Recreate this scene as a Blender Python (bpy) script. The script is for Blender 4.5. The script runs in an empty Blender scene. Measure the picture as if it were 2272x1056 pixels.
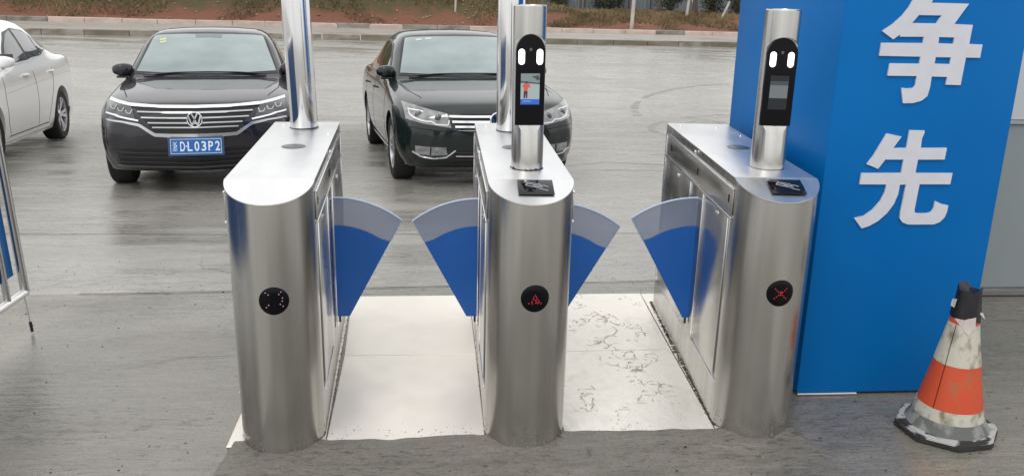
import bpy, bmesh, math, random
from math import sin, cos, pi, radians, sqrt, atan2
from mathutils import Vector, Matrix, noise
from mathutils.bvhtree import BVHTree
from mathutils.geometry import tessellate_polygon
random.seed(7)
S = bpy.context.scene
COL = S.collection

# ------------------------------------------------------------------ camera, sky, sun
cam_d = bpy.data.cameras.new('camera'); cam = bpy.data.objects.new('camera', cam_d); COL.objects.link(cam)
cam_d.sensor_width = 36.0; cam_d.lens = 36.0 * 1910.8 / 2272.0
cam_d.clip_start = 0.05; cam_d.clip_end = 2000
cam.matrix_world = Matrix(((0.996992, 0.002646, -0.07746, 0.5979),
                           (-0.074996, 0.285169, -0.955539, -2.9349),
                           (0.019561, 0.958474, 0.28451, 1.6423),
                           (0, 0, 0, 1)))
S.camera = cam

SUN_EL, SUN_AZ = radians(52), radians(212)     # azimuth measured from +Y towards +X
W = bpy.data.worlds.new('World'); S.world = W; W.use_nodes = True
wn, wl = W.node_tree.nodes, W.node_tree.links
for n in list(wn): wn.remove(n)
out = wn.new('ShaderNodeOutputWorld'); bg = wn.new('ShaderNodeBackground'); bg.inputs['Strength'].default_value = 0.1
sky = wn.new('ShaderNodeTexSky'); sky.sky_type = 'NISHITA'; sky.sun_disc = False
sky.sun_elevation = SUN_EL; sky.sun_rotation = SUN_AZ; sky.air_density = 1.2; sky.dust_density = 3.0
tc = wn.new('ShaderNodeTexCoord'); sep = wn.new('ShaderNodeSeparateXYZ'); wl.new(tc.outputs['Generated'], sep.inputs[0])
ramp = wn.new('ShaderNodeMapRange'); ramp.inputs['From Min'].default_value = -0.05; ramp.inputs['From Max'].default_value = 1.0
ramp.inputs['To Min'].default_value = 0.92; ramp.inputs['To Max'].default_value = 1.2; wl.new(sep.outputs['Z'], ramp.inputs['Value'])
nz = wn.new('ShaderNodeTexNoise'); nz.inputs['Scale'].default_value = 2.2; nz.inputs['Detail'].default_value = 5
mp = wn.new('ShaderNodeMapping'); mp.inputs['Scale'].default_value = (1, 1, 2.6); wl.new(tc.outputs['Generated'], mp.inputs[0]); wl.new(mp.outputs[0], nz.inputs['Vector'])
nr = wn.new('ShaderNodeMapRange'); nr.inputs['From Min'].default_value = 0.3; nr.inputs['From Max'].default_value = 0.7
nr.inputs['To Min'].default_value = 0.90; nr.inputs['To Max'].default_value = 1.08; wl.new(nz.outputs['Fac'], nr.inputs['Value'])
mm = wn.new('ShaderNodeMath'); mm.operation = 'MULTIPLY'; wl.new(ramp.outputs[0], mm.inputs[0]); wl.new(nr.outputs[0], mm.inputs[1])
cc = wn.new('ShaderNodeVectorMath'); cc.operation = 'SCALE'; cc.inputs[0].default_value = (12.5, 12.5, 12.35); wl.new(mm.outputs[0], cc.inputs['Scale'])
mix = wn.new('ShaderNodeMix'); mix.data_type = 'RGBA'; mix.inputs['Factor'].default_value = 0.9
wl.new(sky.outputs[0], mix.inputs['A']); wl.new(cc.outputs[0], mix.inputs['B'])
wl.new(mix.outputs['Result'], bg.inputs['Color']); wl.new(bg.outputs[0], out.inputs['Surface'])

sd = bpy.data.lights.new('sun', 'SUN'); sd.energy = 0.7; sd.angle = radians(18); sd.color = (1.0, 0.97, 0.92)
so = bpy.data.objects.new('sun', sd); COL.objects.link(so)
dirv = Vector((sin(SUN_AZ) * cos(SUN_EL), cos(SUN_AZ) * cos(SUN_EL), sin(SUN_EL)))
so.rotation_euler = dirv.to_track_quat('Z', 'Y').to_euler(); so.location = (0, -5, 12)

S.view_settings.view_transform = 'Standard'; S.view_settings.look = 'None'
S.view_settings.exposure = 0.0; S.view_settings.gamma = 1.0; S.view_settings.use_curve_mapping = False

# ------------------------------------------------------------------ materials
MATS = {}
def mat(name, col, rough=0.5, metal=0.0, coat=0.0, spec=0.5, emit=None, es=0.0, trans=0.0, alpha=1.0, aniso=0.0,
        var=0.0, vscale=(6, 6, 6), col2=None, rvar=0.0, bump=0.0, bscale=(40, 40, 40), bdist=0.01, ior=1.45, detail=6.0, contrast=(0.35, 0.65)):
    if name in MATS: return MATS[name]
    m = bpy.data.materials.new(name); m.use_nodes = True
    nt = m.node_tree; b = nt.nodes['Principled BSDF']; L = nt.links
    b.inputs['Base Color'].default_value = (*col, 1); b.inputs['Roughness'].default_value = rough
    b.inputs['Metallic'].default_value = metal; b.inputs['Coat Weight'].default_value = coat; b.inputs['Coat Roughness'].default_value = 0.03
    b.inputs['Specular IOR Level'].default_value = spec; b.inputs['IOR'].default_value = ior
    b.inputs['Transmission Weight'].default_value = trans; b.inputs['Alpha'].default_value = alpha
    b.inputs['Anisotropic'].default_value = aniso
    if emit: b.inputs['Emission Color'].default_value = (*emit, 1); b.inputs['Emission Strength'].default_value = es
    co = nt.nodes.new('ShaderNodeTexCoord')
    def nzn(scale, det=detail):
        mpn = nt.nodes.new('ShaderNodeMapping'); mpn.inputs['Scale'].default_value = scale; L.new(co.outputs['Object'], mpn.inputs[0])
        n = nt.nodes.new('ShaderNodeTexNoise'); n.inputs['Scale'].default_value = 1.0; n.inputs['Detail'].default_value = det; n.inputs['Distortion'].default_value = 1.6 if name.startswith('scuffed') else 0.0
        L.new(mpn.outputs[0], n.inputs['Vector']); return n
    if var or col2:
        n = nzn(vscale); mr = nt.nodes.new('ShaderNodeMapRange'); mr.inputs['From Min'].default_value = contrast[0]; mr.inputs['From Max'].default_value = contrast[1]
        L.new(n.outputs['Fac'], mr.inputs['Value'])
        mx = nt.nodes.new('ShaderNodeMix'); mx.data_type = 'RGBA'
        c2 = col2 if col2 else tuple(min(1, c * (1 - var)) for c in col)
        mx.inputs['A'].default_value = (*col, 1); mx.inputs['B'].default_value = (*c2, 1)
        L.new(mr.outputs[0], mx.inputs['Factor']); L.new(mx.outputs['Result'], b.inputs['Base Color'])
    if rvar:
        n = nzn(tuple(v * 1.7 for v in vscale)); mr = nt.nodes.new('ShaderNodeMapRange'); mr.inputs['From Min'].default_value = 0.3; mr.inputs['From Max'].default_value = 0.7
        mr.inputs['To Min'].default_value = max(0.02, rough - rvar); mr.inputs['To Max'].default_value = min(1, rough + rvar)
        L.new(n.outputs['Fac'], mr.inputs['Value']); L.new(mr.outputs[0], b.inputs['Roughness'])
    if bump:
        n = nzn(bscale, 4.0); bp = nt.nodes.new('ShaderNodeBump'); bp.inputs['Strength'].default_value = bump; bp.inputs['Distance'].default_value = bdist
        L.new(n.outputs['Fac'], bp.inputs['Height']); L.new(bp.outputs[0], b.inputs['Normal'])
    MATS[name] = m; return m

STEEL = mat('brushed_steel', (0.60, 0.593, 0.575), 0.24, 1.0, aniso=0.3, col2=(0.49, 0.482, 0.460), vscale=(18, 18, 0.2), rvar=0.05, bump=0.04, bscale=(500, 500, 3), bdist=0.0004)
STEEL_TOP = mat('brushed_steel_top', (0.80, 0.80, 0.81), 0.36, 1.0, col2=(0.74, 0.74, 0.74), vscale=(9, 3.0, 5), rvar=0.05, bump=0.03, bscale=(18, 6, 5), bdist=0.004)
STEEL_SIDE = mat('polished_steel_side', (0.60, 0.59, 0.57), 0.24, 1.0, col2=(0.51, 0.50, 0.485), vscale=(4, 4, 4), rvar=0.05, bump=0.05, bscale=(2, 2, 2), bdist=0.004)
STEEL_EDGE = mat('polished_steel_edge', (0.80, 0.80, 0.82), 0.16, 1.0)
POLE_ST = mat('mirror_steel', (0.72, 0.72, 0.73), 0.12, 1.0, aniso=0.3, rvar=0.05, vscale=(20, 20, 0.6))
PLATE = mat('floor_plate_steel', (0.86, 0.81, 0.74), 0.42, 0.35, col2=(0.83, 0.775, 0.70), vscale=(5, 5, 5), rvar=0.08, bump=0.04, bscale=(3, 3, 3), bdist=0.01, contrast=(0.45, 0.7))
PLATE2 = mat('scuffed_floor_plate_steel', (0.85, 0.81, 0.74), 0.38, 0.4, col2=(0.74, 0.70, 0.62), vscale=(9, 7, 5), rvar=0.10, bump=0.16, bscale=(13, 10, 6), bdist=0.02, contrast=(0.52, 0.74))
BLACK = mat('black_plastic', (0.012, 0.012, 0.014), 0.32, rvar=0.1)
BLACKG = mat('black_glass', (0.004, 0.004, 0.006), 0.12, spec=0.18)
RUBBER = mat('rubber', (0.018, 0.018, 0.018), 0.78, bump=0.2, bscale=(60, 60, 60), bdist=0.002)
DARK = mat('dark_gap', (0.006, 0.006, 0.006), 0.9)
WINGB = mat('blue_wing', (0.010, 0.105, 0.42), 0.28, coat=0.15, col2=(0.012, 0.12, 0.46), vscale=(6, 6, 3))
WINGC = mat('smoked_wing_acrylic', (0.24, 0.29, 0.42), 0.10, alpha=0.56)
WINGE = mat('wing_edge', (0.55, 0.62, 0.80), 0.3, alpha=0.9)
BOARD = mat('blue_board', (0.001, 0.150, 0.47), 0.42, spec=0.15, col2=(0.001, 0.125, 0.42), vscale=(1.2, 1.2, 1.2), rvar=0.08, bump=0.10, bscale=(1.6, 1.6, 1.0), bdist=0.03, contrast=(0.3, 0.7))
LETTER = mat('letter_white', (0.62, 0.64, 0.70), 0.4, var=0.06, vscale=(20, 20, 20))
WHITE = mat('white_led', (0.9, 0.9, 0.9), 0.4, emit=(1, 1, 1), es=1.6)
CHROME = mat('chrome', (0.86, 0.87, 0.89), 0.10, 1.0)
SATIN = mat('satin_silver', (0.50, 0.52, 0.54), 0.26, 1.0)
RIM = mat('alloy_rim', (0.62, 0.62, 0.65), 0.30, 0.9)
GREY_MORTAR = None

def ground_mat(name, c1, c2, wet, streak, fine, rr):
    m = bpy.data.materials.new(name); m.use_nodes = True; nt = m.node_tree; L = nt.links; b = nt.nodes['Principled BSDF']
    co = nt.nodes.new('ShaderNodeTexCoord')
    def nzn(sc, det=6, rough=0.55, dist=0.0):
        mpn = nt.nodes.new('ShaderNodeMapping'); mpn.inputs['Scale'].default_value = sc; mpn.inputs['Rotation'].default_value = (0, 0, radians(3)); L.new(co.outputs['Object'], mpn.inputs[0])
        n = nt.nodes.new('ShaderNodeTexNoise'); n.inputs['Scale'].default_value = 1; n.inputs['Detail'].default_value = det; n.inputs['Roughness'].default_value = rough; n.inputs['Distortion'].default_value = dist
        L.new(mpn.outputs[0], n.inputs['Vector']); return n
    def mr(src, a, bb, c, d):
        x = nt.nodes.new('ShaderNodeMapRange'); x.inputs['From Min'].default_value = a; x.inputs['From Max'].default_value = bb
        x.inputs['To Min'].default_value = c; x.inputs['To Max'].default_value = d; L.new(src, x.inputs['Value']); return x.outputs[0]
    def mxc(f, A, B, mode='MIX'):
        x = nt.nodes.new('ShaderNodeMix'); x.data_type = 'RGBA'; x.blend_type = mode
        if isinstance(f, (int, float)): x.inputs['Factor'].default_value = f
        else: L.new(f, x.inputs['Factor'])
        for k, v in (('A', A), ('B', B)):
            if isinstance(v, tuple): x.inputs[k].default_value = (*v, 1)
            else: L.new(v, x.inputs[k])
        return x.outputs['Result']
    big = nzn((0.35, 0.9, 1), 5, 0.6, 0.6); mid = nzn((1.3, 5.5, 2), 8, 0.65, 0.4); st = nzn(streak, 8, 0.6, 0.3); fi = nzn((90, 90, 90), 3); specks = nzn((26, 34, 26), 2, 0.5)
    c = mxc(mr(big.outputs['Fac'], 0.35, 0.65, 0, 1), c1, c2)
    c = mxc(mr(mid.outputs['Fac'], 0.38, 0.72, 0, 0.40), c, tuple(v * 0.66 for v in c1))
    reg = nzn((0.8, 1.9, 1), 4, 0.6, 0.5); pit = nzn((15, 74, 9), 4, 0.75, 0.2)
    def mul(a_, b_): x = nt.nodes.new('ShaderNodeMath'); x.operation = 'MULTIPLY'; L.new(a_, x.inputs[0]); L.new(b_, x.inputs[1]); return x.outputs[0]
    c = mxc(mul(mr(st.outputs['Fac'], 0.50, 0.64, 0, 0.65), mr(reg.outputs['Fac'], 0.42, 0.58, 0.12, 1.0)), c, tuple(v * 0.45 for v in c1))
    c = mxc(mul(mr(pit.outputs['Fac'], 0.55, 0.60, 0, 0.95), mr(reg.outputs['Fac'], 0.42, 0.56, 0.06, 1.0)), c, tuple(v * 0.28 for v in c1))
    br = nzn((7, 210, 1), 4, 0.7); gl = nzn((3.5, 13, 3), 10, 0.75, 0.2)
    c = mxc(mr(br.outputs['Fac'], 0.46, 0.66, 0, 0.50), c, tuple(v * 0.50 for v in c1))
    c = mxc(mr(gl.outputs['Fac'], 0.50, 0.70, 0, 0.38), c, tuple(min(1, v * 1.35) for v in c1))
    c = mxc(mr(specks.outputs['Fac'], 0.66, 0.72, 0, 0.7), c, (0.05, 0.045, 0.04))
    c = mxc(mr(fi.outputs['Fac'], 0.40, 0.66, 0, 0.42), c, tuple(v * 0.40 for v in c1))
    if name == 'wet_concrete':     # foreground shade painted into the colour, darker and browner up to the saw-cut joint
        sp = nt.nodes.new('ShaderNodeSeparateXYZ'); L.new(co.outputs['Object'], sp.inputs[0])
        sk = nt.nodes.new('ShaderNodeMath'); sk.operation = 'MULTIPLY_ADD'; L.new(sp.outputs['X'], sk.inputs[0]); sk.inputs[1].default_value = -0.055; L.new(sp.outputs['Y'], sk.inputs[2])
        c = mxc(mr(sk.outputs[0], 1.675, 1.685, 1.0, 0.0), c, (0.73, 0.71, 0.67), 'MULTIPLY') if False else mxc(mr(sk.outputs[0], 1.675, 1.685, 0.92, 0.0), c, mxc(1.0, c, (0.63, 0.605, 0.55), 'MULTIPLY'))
    L.new(c, b.inputs['Base Color'])
    w = nzn((0.5, 2.2, 1), 6, 0.6, 0.8)
    L.new(mr(w.outputs['Fac'], 0.36, 0.62, rr[0], rr[1]), b.inputs['Roughness'])
    b.inputs['Specular IOR Level'].default_value = wet
    hsum = nt.nodes.new('ShaderNodeMath'); hsum.operation = 'MULTIPLY_ADD'; L.new(st.outputs['Fac'], hsum.inputs[0]); hsum.inputs[1].default_value = 1.0; 
    h2 = nt.nodes.new('ShaderNodeMath'); h2.operation = 'MULTIPLY'; L.new(fi.outputs['Fac'], h2.inputs[0]); h2.inputs[1].default_value = fine
    L.new(h2.outputs[0], hsum.inputs[2])
    bp = nt.nodes.new('ShaderNodeBump'); bp.inputs['Strength'].default_value = 0.45; bp.inputs['Distance'].default_value = 0.008; L.new(hsum.outputs[0], bp.inputs['Height']); L.new(bp.outputs[0], b.inputs['Normal'])
    return m
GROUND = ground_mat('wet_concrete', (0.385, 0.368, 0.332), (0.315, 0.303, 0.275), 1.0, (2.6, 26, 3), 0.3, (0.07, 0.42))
MORTAR = ground_mat('cement_screed', (0.215, 0.200, 0.172), (0.180, 0.168, 0.146), 0.5, (3, 12, 3), 0.3, (0.35, 0.7))
KERBM = mat('kerb_concrete', (0.33, 0.30, 0.27), 0.75, col2=(0.16, 0.14, 0.11), vscale=(2.5, 6, 6), bump=0.4, bscale=(30, 30, 30))
KERBP = mat('pinkish_kerb_concrete', (0.60, 0.49, 0.44), 0.75, col2=(0.45, 0.36, 0.31), vscale=(2.5, 6, 6), bump=0.4, bscale=(30, 30, 30))
KERBD = mat('mossy_kerb_concrete', (0.15, 0.135, 0.10), 0.8, col2=(0.24, 0.21, 0.17), vscale=(1.2, 6, 4), bump=0.4, bscale=(30, 30, 30))

# ------------------------------------------------------------------ helpers
def link(name, me, parent=None, loc=None, rot=None):
    o = bpy.data.objects.new(name, me); COL.objects.link(o)
    if parent: o.parent = parent
    if loc: o.location = loc
    if rot: o.rotation_euler = rot
    return o
def finish(me, mats, smooth=None):
    if not isinstance(mats, (list, tuple)): mats = [mats]
    for m in mats: me.materials.append(m)
    if smooth is not None:
        me.polygons.foreach_set('use_smooth', [True] * len(me.polygons)); me.set_sharp_from_angle(angle=radians(smooth))
    me.update()
def mk(name, verts, faces, m, parent=None, smooth=None, loc=None, rot=None, recalc=False):
    me = bpy.data.meshes.new(name); me.from_pydata([tuple(v) for v in verts], [], faces)
    if recalc:
        bm = bmesh.new(); bm.from_mesh(me); bmesh.ops.recalc_face_normals(bm, faces=bm.faces); bm.to_mesh(me); bm.free()
    finish(me, m, smooth); return link(name, me, parent, loc, rot)
class B:
    """collects simple shapes into one mesh"""
    def __init__(s): s.v = []; s.f = []; s.mi = []
    def add(s, v, f, mi=0):
        o = len(s.v); s.v += [tuple(x) for x in v]; s.f += [tuple(i + o for i in q) for q in f]; s.mi += [mi] * len(f); return s
    def box(s, x0, x1, y0, y1, z0, z1, mi=0, M=None):
        v = [Vector((x, y, z)) for x in (x0, x1) for y in (y0, y1) for z in (z0, z1)]
        if M: v = [M @ p for p in v]
        return s.add(v, [(0, 1, 3, 2), (4, 6, 7, 5), (0, 4, 5, 1), (2, 3, 7, 6), (0, 2, 6, 4), (1, 5, 7, 3)], mi)
    def rbox(s, x0, x1, y0, y1, z0, z1, r, mi=0, M=None):
        bm = bmesh.new(); bmesh.ops.create_cube(bm, size=1)
        for v in bm.verts: v.co = Vector(((x0 + x1) / 2 + v.co.x * (x1 - x0), (y0 + y1) / 2 + v.co.y * (y1 - y0), (z0 + z1) / 2 + v.co.z * (z1 - z0)))
        bmesh.ops.bevel(bm, geom=bm.edges[:], offset=r, segments=2, affect='EDGES', profile=0.5)
        bm.verts.index_update(); v = [(M @ p.co) if M else p.co.copy() for p in bm.verts]; f = [tuple(q.index for q in g.verts) for g in bm.faces]; bm.free()
        return s.add(v, f, mi)
    def tube(s, pts, r, n=12, mi=0, cap=True):
        pts = [Vector(p) for p in pts]; rr = r if isinstance(r, (list, tuple)) else [r] * len(pts); V = []; F = []
        up = Vector((0, 0, 1))
        for i, p in enumerate(pts):
            t = (pts[min(i + 1, len(pts) - 1)] - pts[max(i - 1, 0)]).normalized()
            a = t.cross(up if abs(t.dot(up)) < 0.95 else Vector((1, 0, 0))).normalized(); b = t.cross(a)
            V += [p + rr[i] * (cos(2 * pi * k / n) * a + sin(2 * pi * k / n) * b) for k in range(n)]
        for i in range(len(pts) - 1):
            for k in range(n): F.append((i * n + k, i * n + (k + 1) % n, (i + 1) * n + (k + 1) % n, (i + 1) * n + k))
        if cap: F.append(tuple(range(n - 1, -1, -1))); F.append(tuple((len(pts) - 1) * n + k for k in range(n)))
        return s.add(V, F, mi)
    def lathe(s, prof, n=32, axis='Z', c=(0, 0, 0), mi=0, closed=False):
        V = []; F = []
        for (r, h) in prof:
            for k in range(n):
                a = 2 * pi * k / n
                p = {'Z': (r * cos(a), r * sin(a), h), 'X': (h, r * cos(a), r * sin(a)), 'Y': (r * cos(a), h, r * sin(a))}[axis]
                V.append((p[0] + c[0], p[1] + c[1], p[2] + c[2]))
        m = len(prof)
        for i in range(m if closed else m - 1):
            j = (i + 1) % m
            for k in range(n): F.append((i * n + k, i * n + (k + 1) % n, j * n + (k + 1) % n, j * n + k))
        if not closed:
            if prof[0][0] > 1e-5: F.append(tuple(range(n)))
            if prof[-1][0] > 1e-5: F.append(tuple((m - 1) * n + k for k in range(n)))
        return s.add(V, F, mi)
    def prism(s, poly, holes, fn, d, mi=0):
        """poly in 2D with holes, fn(a,b,depth)->3D, depth 0..d"""
        loops = [poly] + list(holes)
        tri = tessellate_polygon([[Vector((a, b, 0)) for a, b in l] for l in loops])
        flat = [p for l in loops for p in l]; n = len(flat)
        V = [fn(a, b, 0) for a, b in flat] + [fn(a, b, d) for a, b in flat]
        F = [tuple(t) for t in tri] + [tuple(i + n for i in reversed(t)) for t in tri]; o = 0
        for l in loops:
            k = len(l)
            for i in range(k): F.append((o + i, o + (i + 1) % k, o + (i + 1) % k + n, o + i + n))
            o += k
        return s.add(V, F, mi)
    def obj(s, name, m, parent=None, smooth=None, loc=None, rot=None, recalc=True):
        me = bpy.data.meshes.new(name); me.from_pydata(s.v, [], s.f)
        if len(set(s.mi)) > 1: me.polygons.foreach_set('material_index', s.mi)
        if recalc:
            bm = bmesh.new(); bm.from_mesh(me); bmesh.ops.remove_doubles(bm, verts=bm.verts, dist=1e-6); bmesh.ops.recalc_face_normals(bm, faces=bm.faces); bm.to_mesh(me); bm.free()
        finish(me, m, smooth); return link(name, me, parent, loc, rot)
def tag(o, label=None, cat=None, group=None, kind=None):
    if label: o['label'] = label
    if cat: o['category'] = cat
    if group: o['group'] = group
    if kind: o['kind'] = kind
    return o
def thing(name, label, cat, loc=(0, 0, 0), rz=0.0, group=None):
    o = bpy.data.objects.new(name, None); COL.objects.link(o); o.location = loc; o.rotation_euler = (0, 0, rz); o.empty_display_size = 0.2
    return tag(o, label, cat, group)
def copy_tree(o, parent=None):
    c = o.copy(); COL.objects.link(c); c.parent = parent
    for ch in list(o.children): copy_tree(ch, c)
    return c
def boolean(o, cutter_bm_me, op='DIFFERENCE'):
    """evaluate a boolean and store the result in o"""
    bpy.context.view_layer.update()
    c = bpy.data.objects.new('cutter', cutter_bm_me); COL.objects.link(c); c.matrix_world = o.matrix_world.copy()
    md = o.modifiers.new('b', 'BOOLEAN'); md.operation = op; md.object = c; md.solver = 'EXACT'
    bpy.context.view_layer.update()
    dg = bpy.context.evaluated_depsgraph_get(); me = bpy.data.meshes.new_from_object(o.evaluated_get(dg), depsgraph=dg)
    o.modifiers.clear(); old = o.data; o.data = me; bpy.data.objects.remove(c); return o
def lerp(a, b, t): return a + (b - a) * t
def sm(t): t = max(0, min(1, t)); return t * t * (3 - 2 * t)

# ------------------------------------------------------------------ terrain
KL, KR = Vector((-10.42, 19.95, 0.16)), Vector((8.93, 22.35, -0.07))     # foot of the far kerb, left and right end of the view
KD = (KR - KL); KD2 = Vector((KD.x, KD.y, 0)).normalized(); KN = Vector((-KD2.y, KD2.x, 0))
def kz(s): return lerp(KL.z, KR.z, max(-1.2, min(2.2, s / Vector((KD.x, KD.y)).length)))
def gz(x, y):
    t = y - 1.6
    near = 0.0 if t < -0.5 else (-0.066 * (t + 0.5) ** 2 / 2 if t < 0.5 else -0.066 * t)
    if y > 2.1: near = -0.066 * 0.5 - 0.053 * (y - 2.1)
    near += -0.080 * sm((y - 1.0) / 3.0)
    s = Vector((x - KL.x, y - KL.y, 0)).dot(KD2); d = -Vector((x - KL.x, y - KL.y, 0)).dot(KN)   # distance in front of the kerb
    k = sm(1 - (d) / 11.5)
    base = near if d > 11.5 else lerp(max(near, -0.62), kz(s), k)
    return base
def grid_sheet(name, xs, ys, zf, m, parent=None, smooth=True):
    V = [(x, y, zf(x, y)) for y in ys for x in xs]; nx = len(xs)
    F = [(j * nx + i, j * nx + i + 1, (j + 1) * nx + i + 1, (j + 1) * nx + i) for j in range(len(ys) - 1) for i in range(nx - 1)]
    me = bpy.data.meshes.new(name); me.from_pydata(V, [], F); finish(me, m, 180 if smooth else None); return link(name, me, parent)
def fr(a, b, n): return [a + (b - a) * i / n for i in range(n + 1)]

def wob(x, y):
    return 0.010 * noise.noise(Vector((x * 0.5, y * 1.5, 0))) * sm((abs(y - 1.5) + y - 1.5) / 3.0)
def to_w(s, d, z): p = KL + KD2 * s + KN * d; return (p.x, p.y, z)
# ground sheet: rows follow y near the gate and the kerb line far away
rows = [-14, -9, -6, -4, -3, -2, -1, -0.5, 0, 0.5, 0.9, 1.1, 1.3, 1.5, 1.7, 1.9, 2.1] + fr(2.4, 9, 22) + fr(9.6, 15, 9)
xs_n = [-60, -35, -22, -15] + fr(-11, 11, 44) + [15, 22, 35, 60]
V = []; nx = len(xs_n)
for y in rows:
    for x in xs_n:
        yy = y
        V.append((x, yy, gz(x, yy) + wob(x, yy)))
for k in range(1, 17):
    for x in xs_n:
        s = Vector((x - KL.x, 15 - KL.y, 0)).dot(KD2); ykerb = KL.y + (x - KL.x) * KD2.y / KD2.x
        yy = lerp(15, ykerb + 0.05, k / 16); V.append((x, yy, gz(x, yy) + wob(x, yy) * (1 - k / 16)))
nr_ = len(V) // nx
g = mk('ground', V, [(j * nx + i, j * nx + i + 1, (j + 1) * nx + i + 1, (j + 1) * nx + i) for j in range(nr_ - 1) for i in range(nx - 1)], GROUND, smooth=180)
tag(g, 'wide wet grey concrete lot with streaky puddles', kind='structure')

# saw-cut joints in the concrete
for pts in ([(-1.37, 1.592), (-0.9, 1.60), (-0.3, 1.63), (0.7, 1.70), (1.8, 1.78), (2.06, 1.80)],
            [(-6, 3.35), (-2.5, 3.25), (1, 3.2), (6, 3.3)]):
    Vj = []
    pp = []
    for a, b in zip(pts[:-1], pts[1:]):
        for k in range(14): pp.append((lerp(a[0], b[0], k / 14), lerp(a[1], b[1], k / 14) + 0.008 * noise.noise(Vector((lerp(a[0], b[0], k / 14) * 3, 0, a[1])))))
    for x, y in pp:
        w = 0.0035 + 0.002 * noise.noise(Vector((x * 7, y, 2)))
        Vj += [(x, y - w, gz(x, y - w) + wob(x, y) + 0.004), (x, y + w, gz(x, y + w) + wob(x, y) + 0.004)]
    o = mk('expansion_joint', Vj, [(2 * i, 2 * i + 2, 2 * i + 3, 2 * i + 1) for i in range(len(pp) - 1)], DARK, parent=g)

# hairline cracks running from the slab edges
def crack(pts, w0, name='crack'):
    pp = []
    for (ax, ay), (bx, by) in zip(pts[:-1], pts[1:]):
        n = max(4, int(sqrt((bx - ax) ** 2 + (by - ay) ** 2) / .05))
        for k in range(n): pp.append((lerp(ax, bx, k / n), lerp(ay, by, k / n)))
    V = []
    for i, (x, y) in enumerate(pp):
        x += .03 * noise.noise(Vector((x * 5, y * 5, 1))) + .012 * noise.noise(Vector((x * 21, y * 21, 1))); y += .05 * noise.noise(Vector((x * 4, y * 4, 7))) + .012 * noise.noise(Vector((x * 19, y * 19, 7)))
        w = w0 * (.5 + abs(noise.noise(Vector((x * 9, y * 9, 3))))) * sin(pi * (i + .5) / len(pp)) ** .4
        V += [(x, y - w, gz(x, y - w) + wob(x, y) + .004), (x, y + w, gz(x, y + w) + wob(x, y) + .004)]
    mk(name, V, [(2 * i, 2 * i + 2, 2 * i + 3, 2 * i + 1) for i in range(len(pp) - 1)], mat('crack_dark', (.045, .042, .038), .9), parent=g)
crack([(1.9, 6.6), (2.5, 6.9), (3.1, 6.75), (4.0, 7.0)], .010)
crack([(2.1, 6.3), (2.5, 6.35), (3.3, 6.25)], .009)
crack([(-0.55, 1.95), (-.9, 2.2), (-1.0, 2.6)], .003)
crack([(-.22, -.28), (-.34, -.62), (-.52, -.95)], .0035)
crack([(-.2, .75), (-.55, .70), (-.85, .55)], .002)
crack([(1.35, 1.9), (1.6, 2.3), (1.55, 2.7)], .003)
# pale curved tyre marks on the open lot, right of the cars
for cx, cy, rr, a0, a1, w in ((6.2, 10.4, 1.55, 60, 215, .07), (6.3, 10.5, 1.85, 75, 230, .05), (6.2, 10.2, 2.35, 90, 205, .08), (6.0, 10.6, 1.15, 120, 250, .05), (8.2, 12.0, 4.2, 110, 180, .09)):
    V = []; n = 46
    for k in range(n + 1):
        a = radians(lerp(a0, a1, k / n))
        for e in (-1, 1):
            q = rr + e * w * (.6 + .6 * abs(noise.noise(Vector((a * 6, rr, 0))))); x = cx + q * cos(a); y = cy + q * sin(a) * .9; V.append((x, y, gz(x, y) + wob(x, y) + .005))
    mk('tyre_mark', V, [(2 * i, 2 * i + 1, 2 * i + 3, 2 * i + 2) for i in range(n) if noise.noise(Vector((i * .35, rr * 3, 4))) > -.22], mat('pale_tyre_mark', (.40, .39, .36), .45, spec=.8, var=.3, vscale=(5, 12, 3), alpha=.42), parent=g)

# far side: kerb, pavement, second kerb, bank
SL = -12.0; SR = 32.0
def kerb(name, label, d0, w, z0, h, mats, seg):
    root = thing(name, label, 'kerb', to_w(0, d0, kz(0)))
    s = SL; i = 0
    while s < SR:
        l = seg * random.uniform(0.92, 1.08); hh = h + random.uniform(-0.008, 0.008)
        b = B(); dd = random.uniform(-0.008, 0.008)
        v = []
        for ss in (s + 0.006, s + l - 0.006):
            for dx in (d0 + dd, d0 + w + dd):
                for zz in (z0 - 0.15, z0 + hh): v.append(Vector(to_w(ss, dx, kz(ss) + zz)) - root.location)
        bm = bmesh.new(); vs = [bm.verts.new(p) for p in v]
        for q in [(0, 1, 3, 2), (4, 6, 7, 5), (0, 4, 5, 1), (2, 3, 7, 6), (0, 2, 6, 4), (1, 5, 7, 3)]: bm.faces.new([vs[k] for k in q])
        bmesh.ops.recalc_face_normals(bm, faces=bm.faces); bmesh.ops.bevel(bm, geom=bm.edges[:], offset=0.012, segments=1, affect='EDGES')
        me = bpy.data.meshes.new('kerbstone'); bm.to_mesh(me); bm.free(); finish(me, random.choice(mats))
        link('kerbstone', me, root); s += l; i += 1
    return root
kerb('kerb', 'low dark mossy kerb along the far edge of the wet lot', 0.0, 0.14, 0.0, 0.15, [KERBD, KERBD, KERBM], 1.0)
PW_ = 3.0
Vp = []; ss = fr(SL, SR, 40)
for s in ss:
    for d in (0.12, PW_ + 0.02): Vp.append(to_w(s, d, kz(s) + 0.135 + (0.03 if d > 1 else 0)))
PAVEM = ground_mat('pavement_concrete', (0.42, 0.39, 0.35), (0.36, 0.335, 0.30), 0.6, (0.6, 6, 3), 0.2, (0.25, 0.6))
tag(mk('pavement', Vp, [(2 * i, 2 * i + 2, 2 * i + 3, 2 * i + 1) for i in range(len(ss) - 1)], PAVEM), 'pale concrete strip between the two far kerbs', kind='structure')
kerb('kerb', 'pinkish upper kerb at the foot of the red soil bank', PW_, 0.14, 0.165, 0.13, [KERBP, KERBP, KERBM], 1.0)
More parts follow.
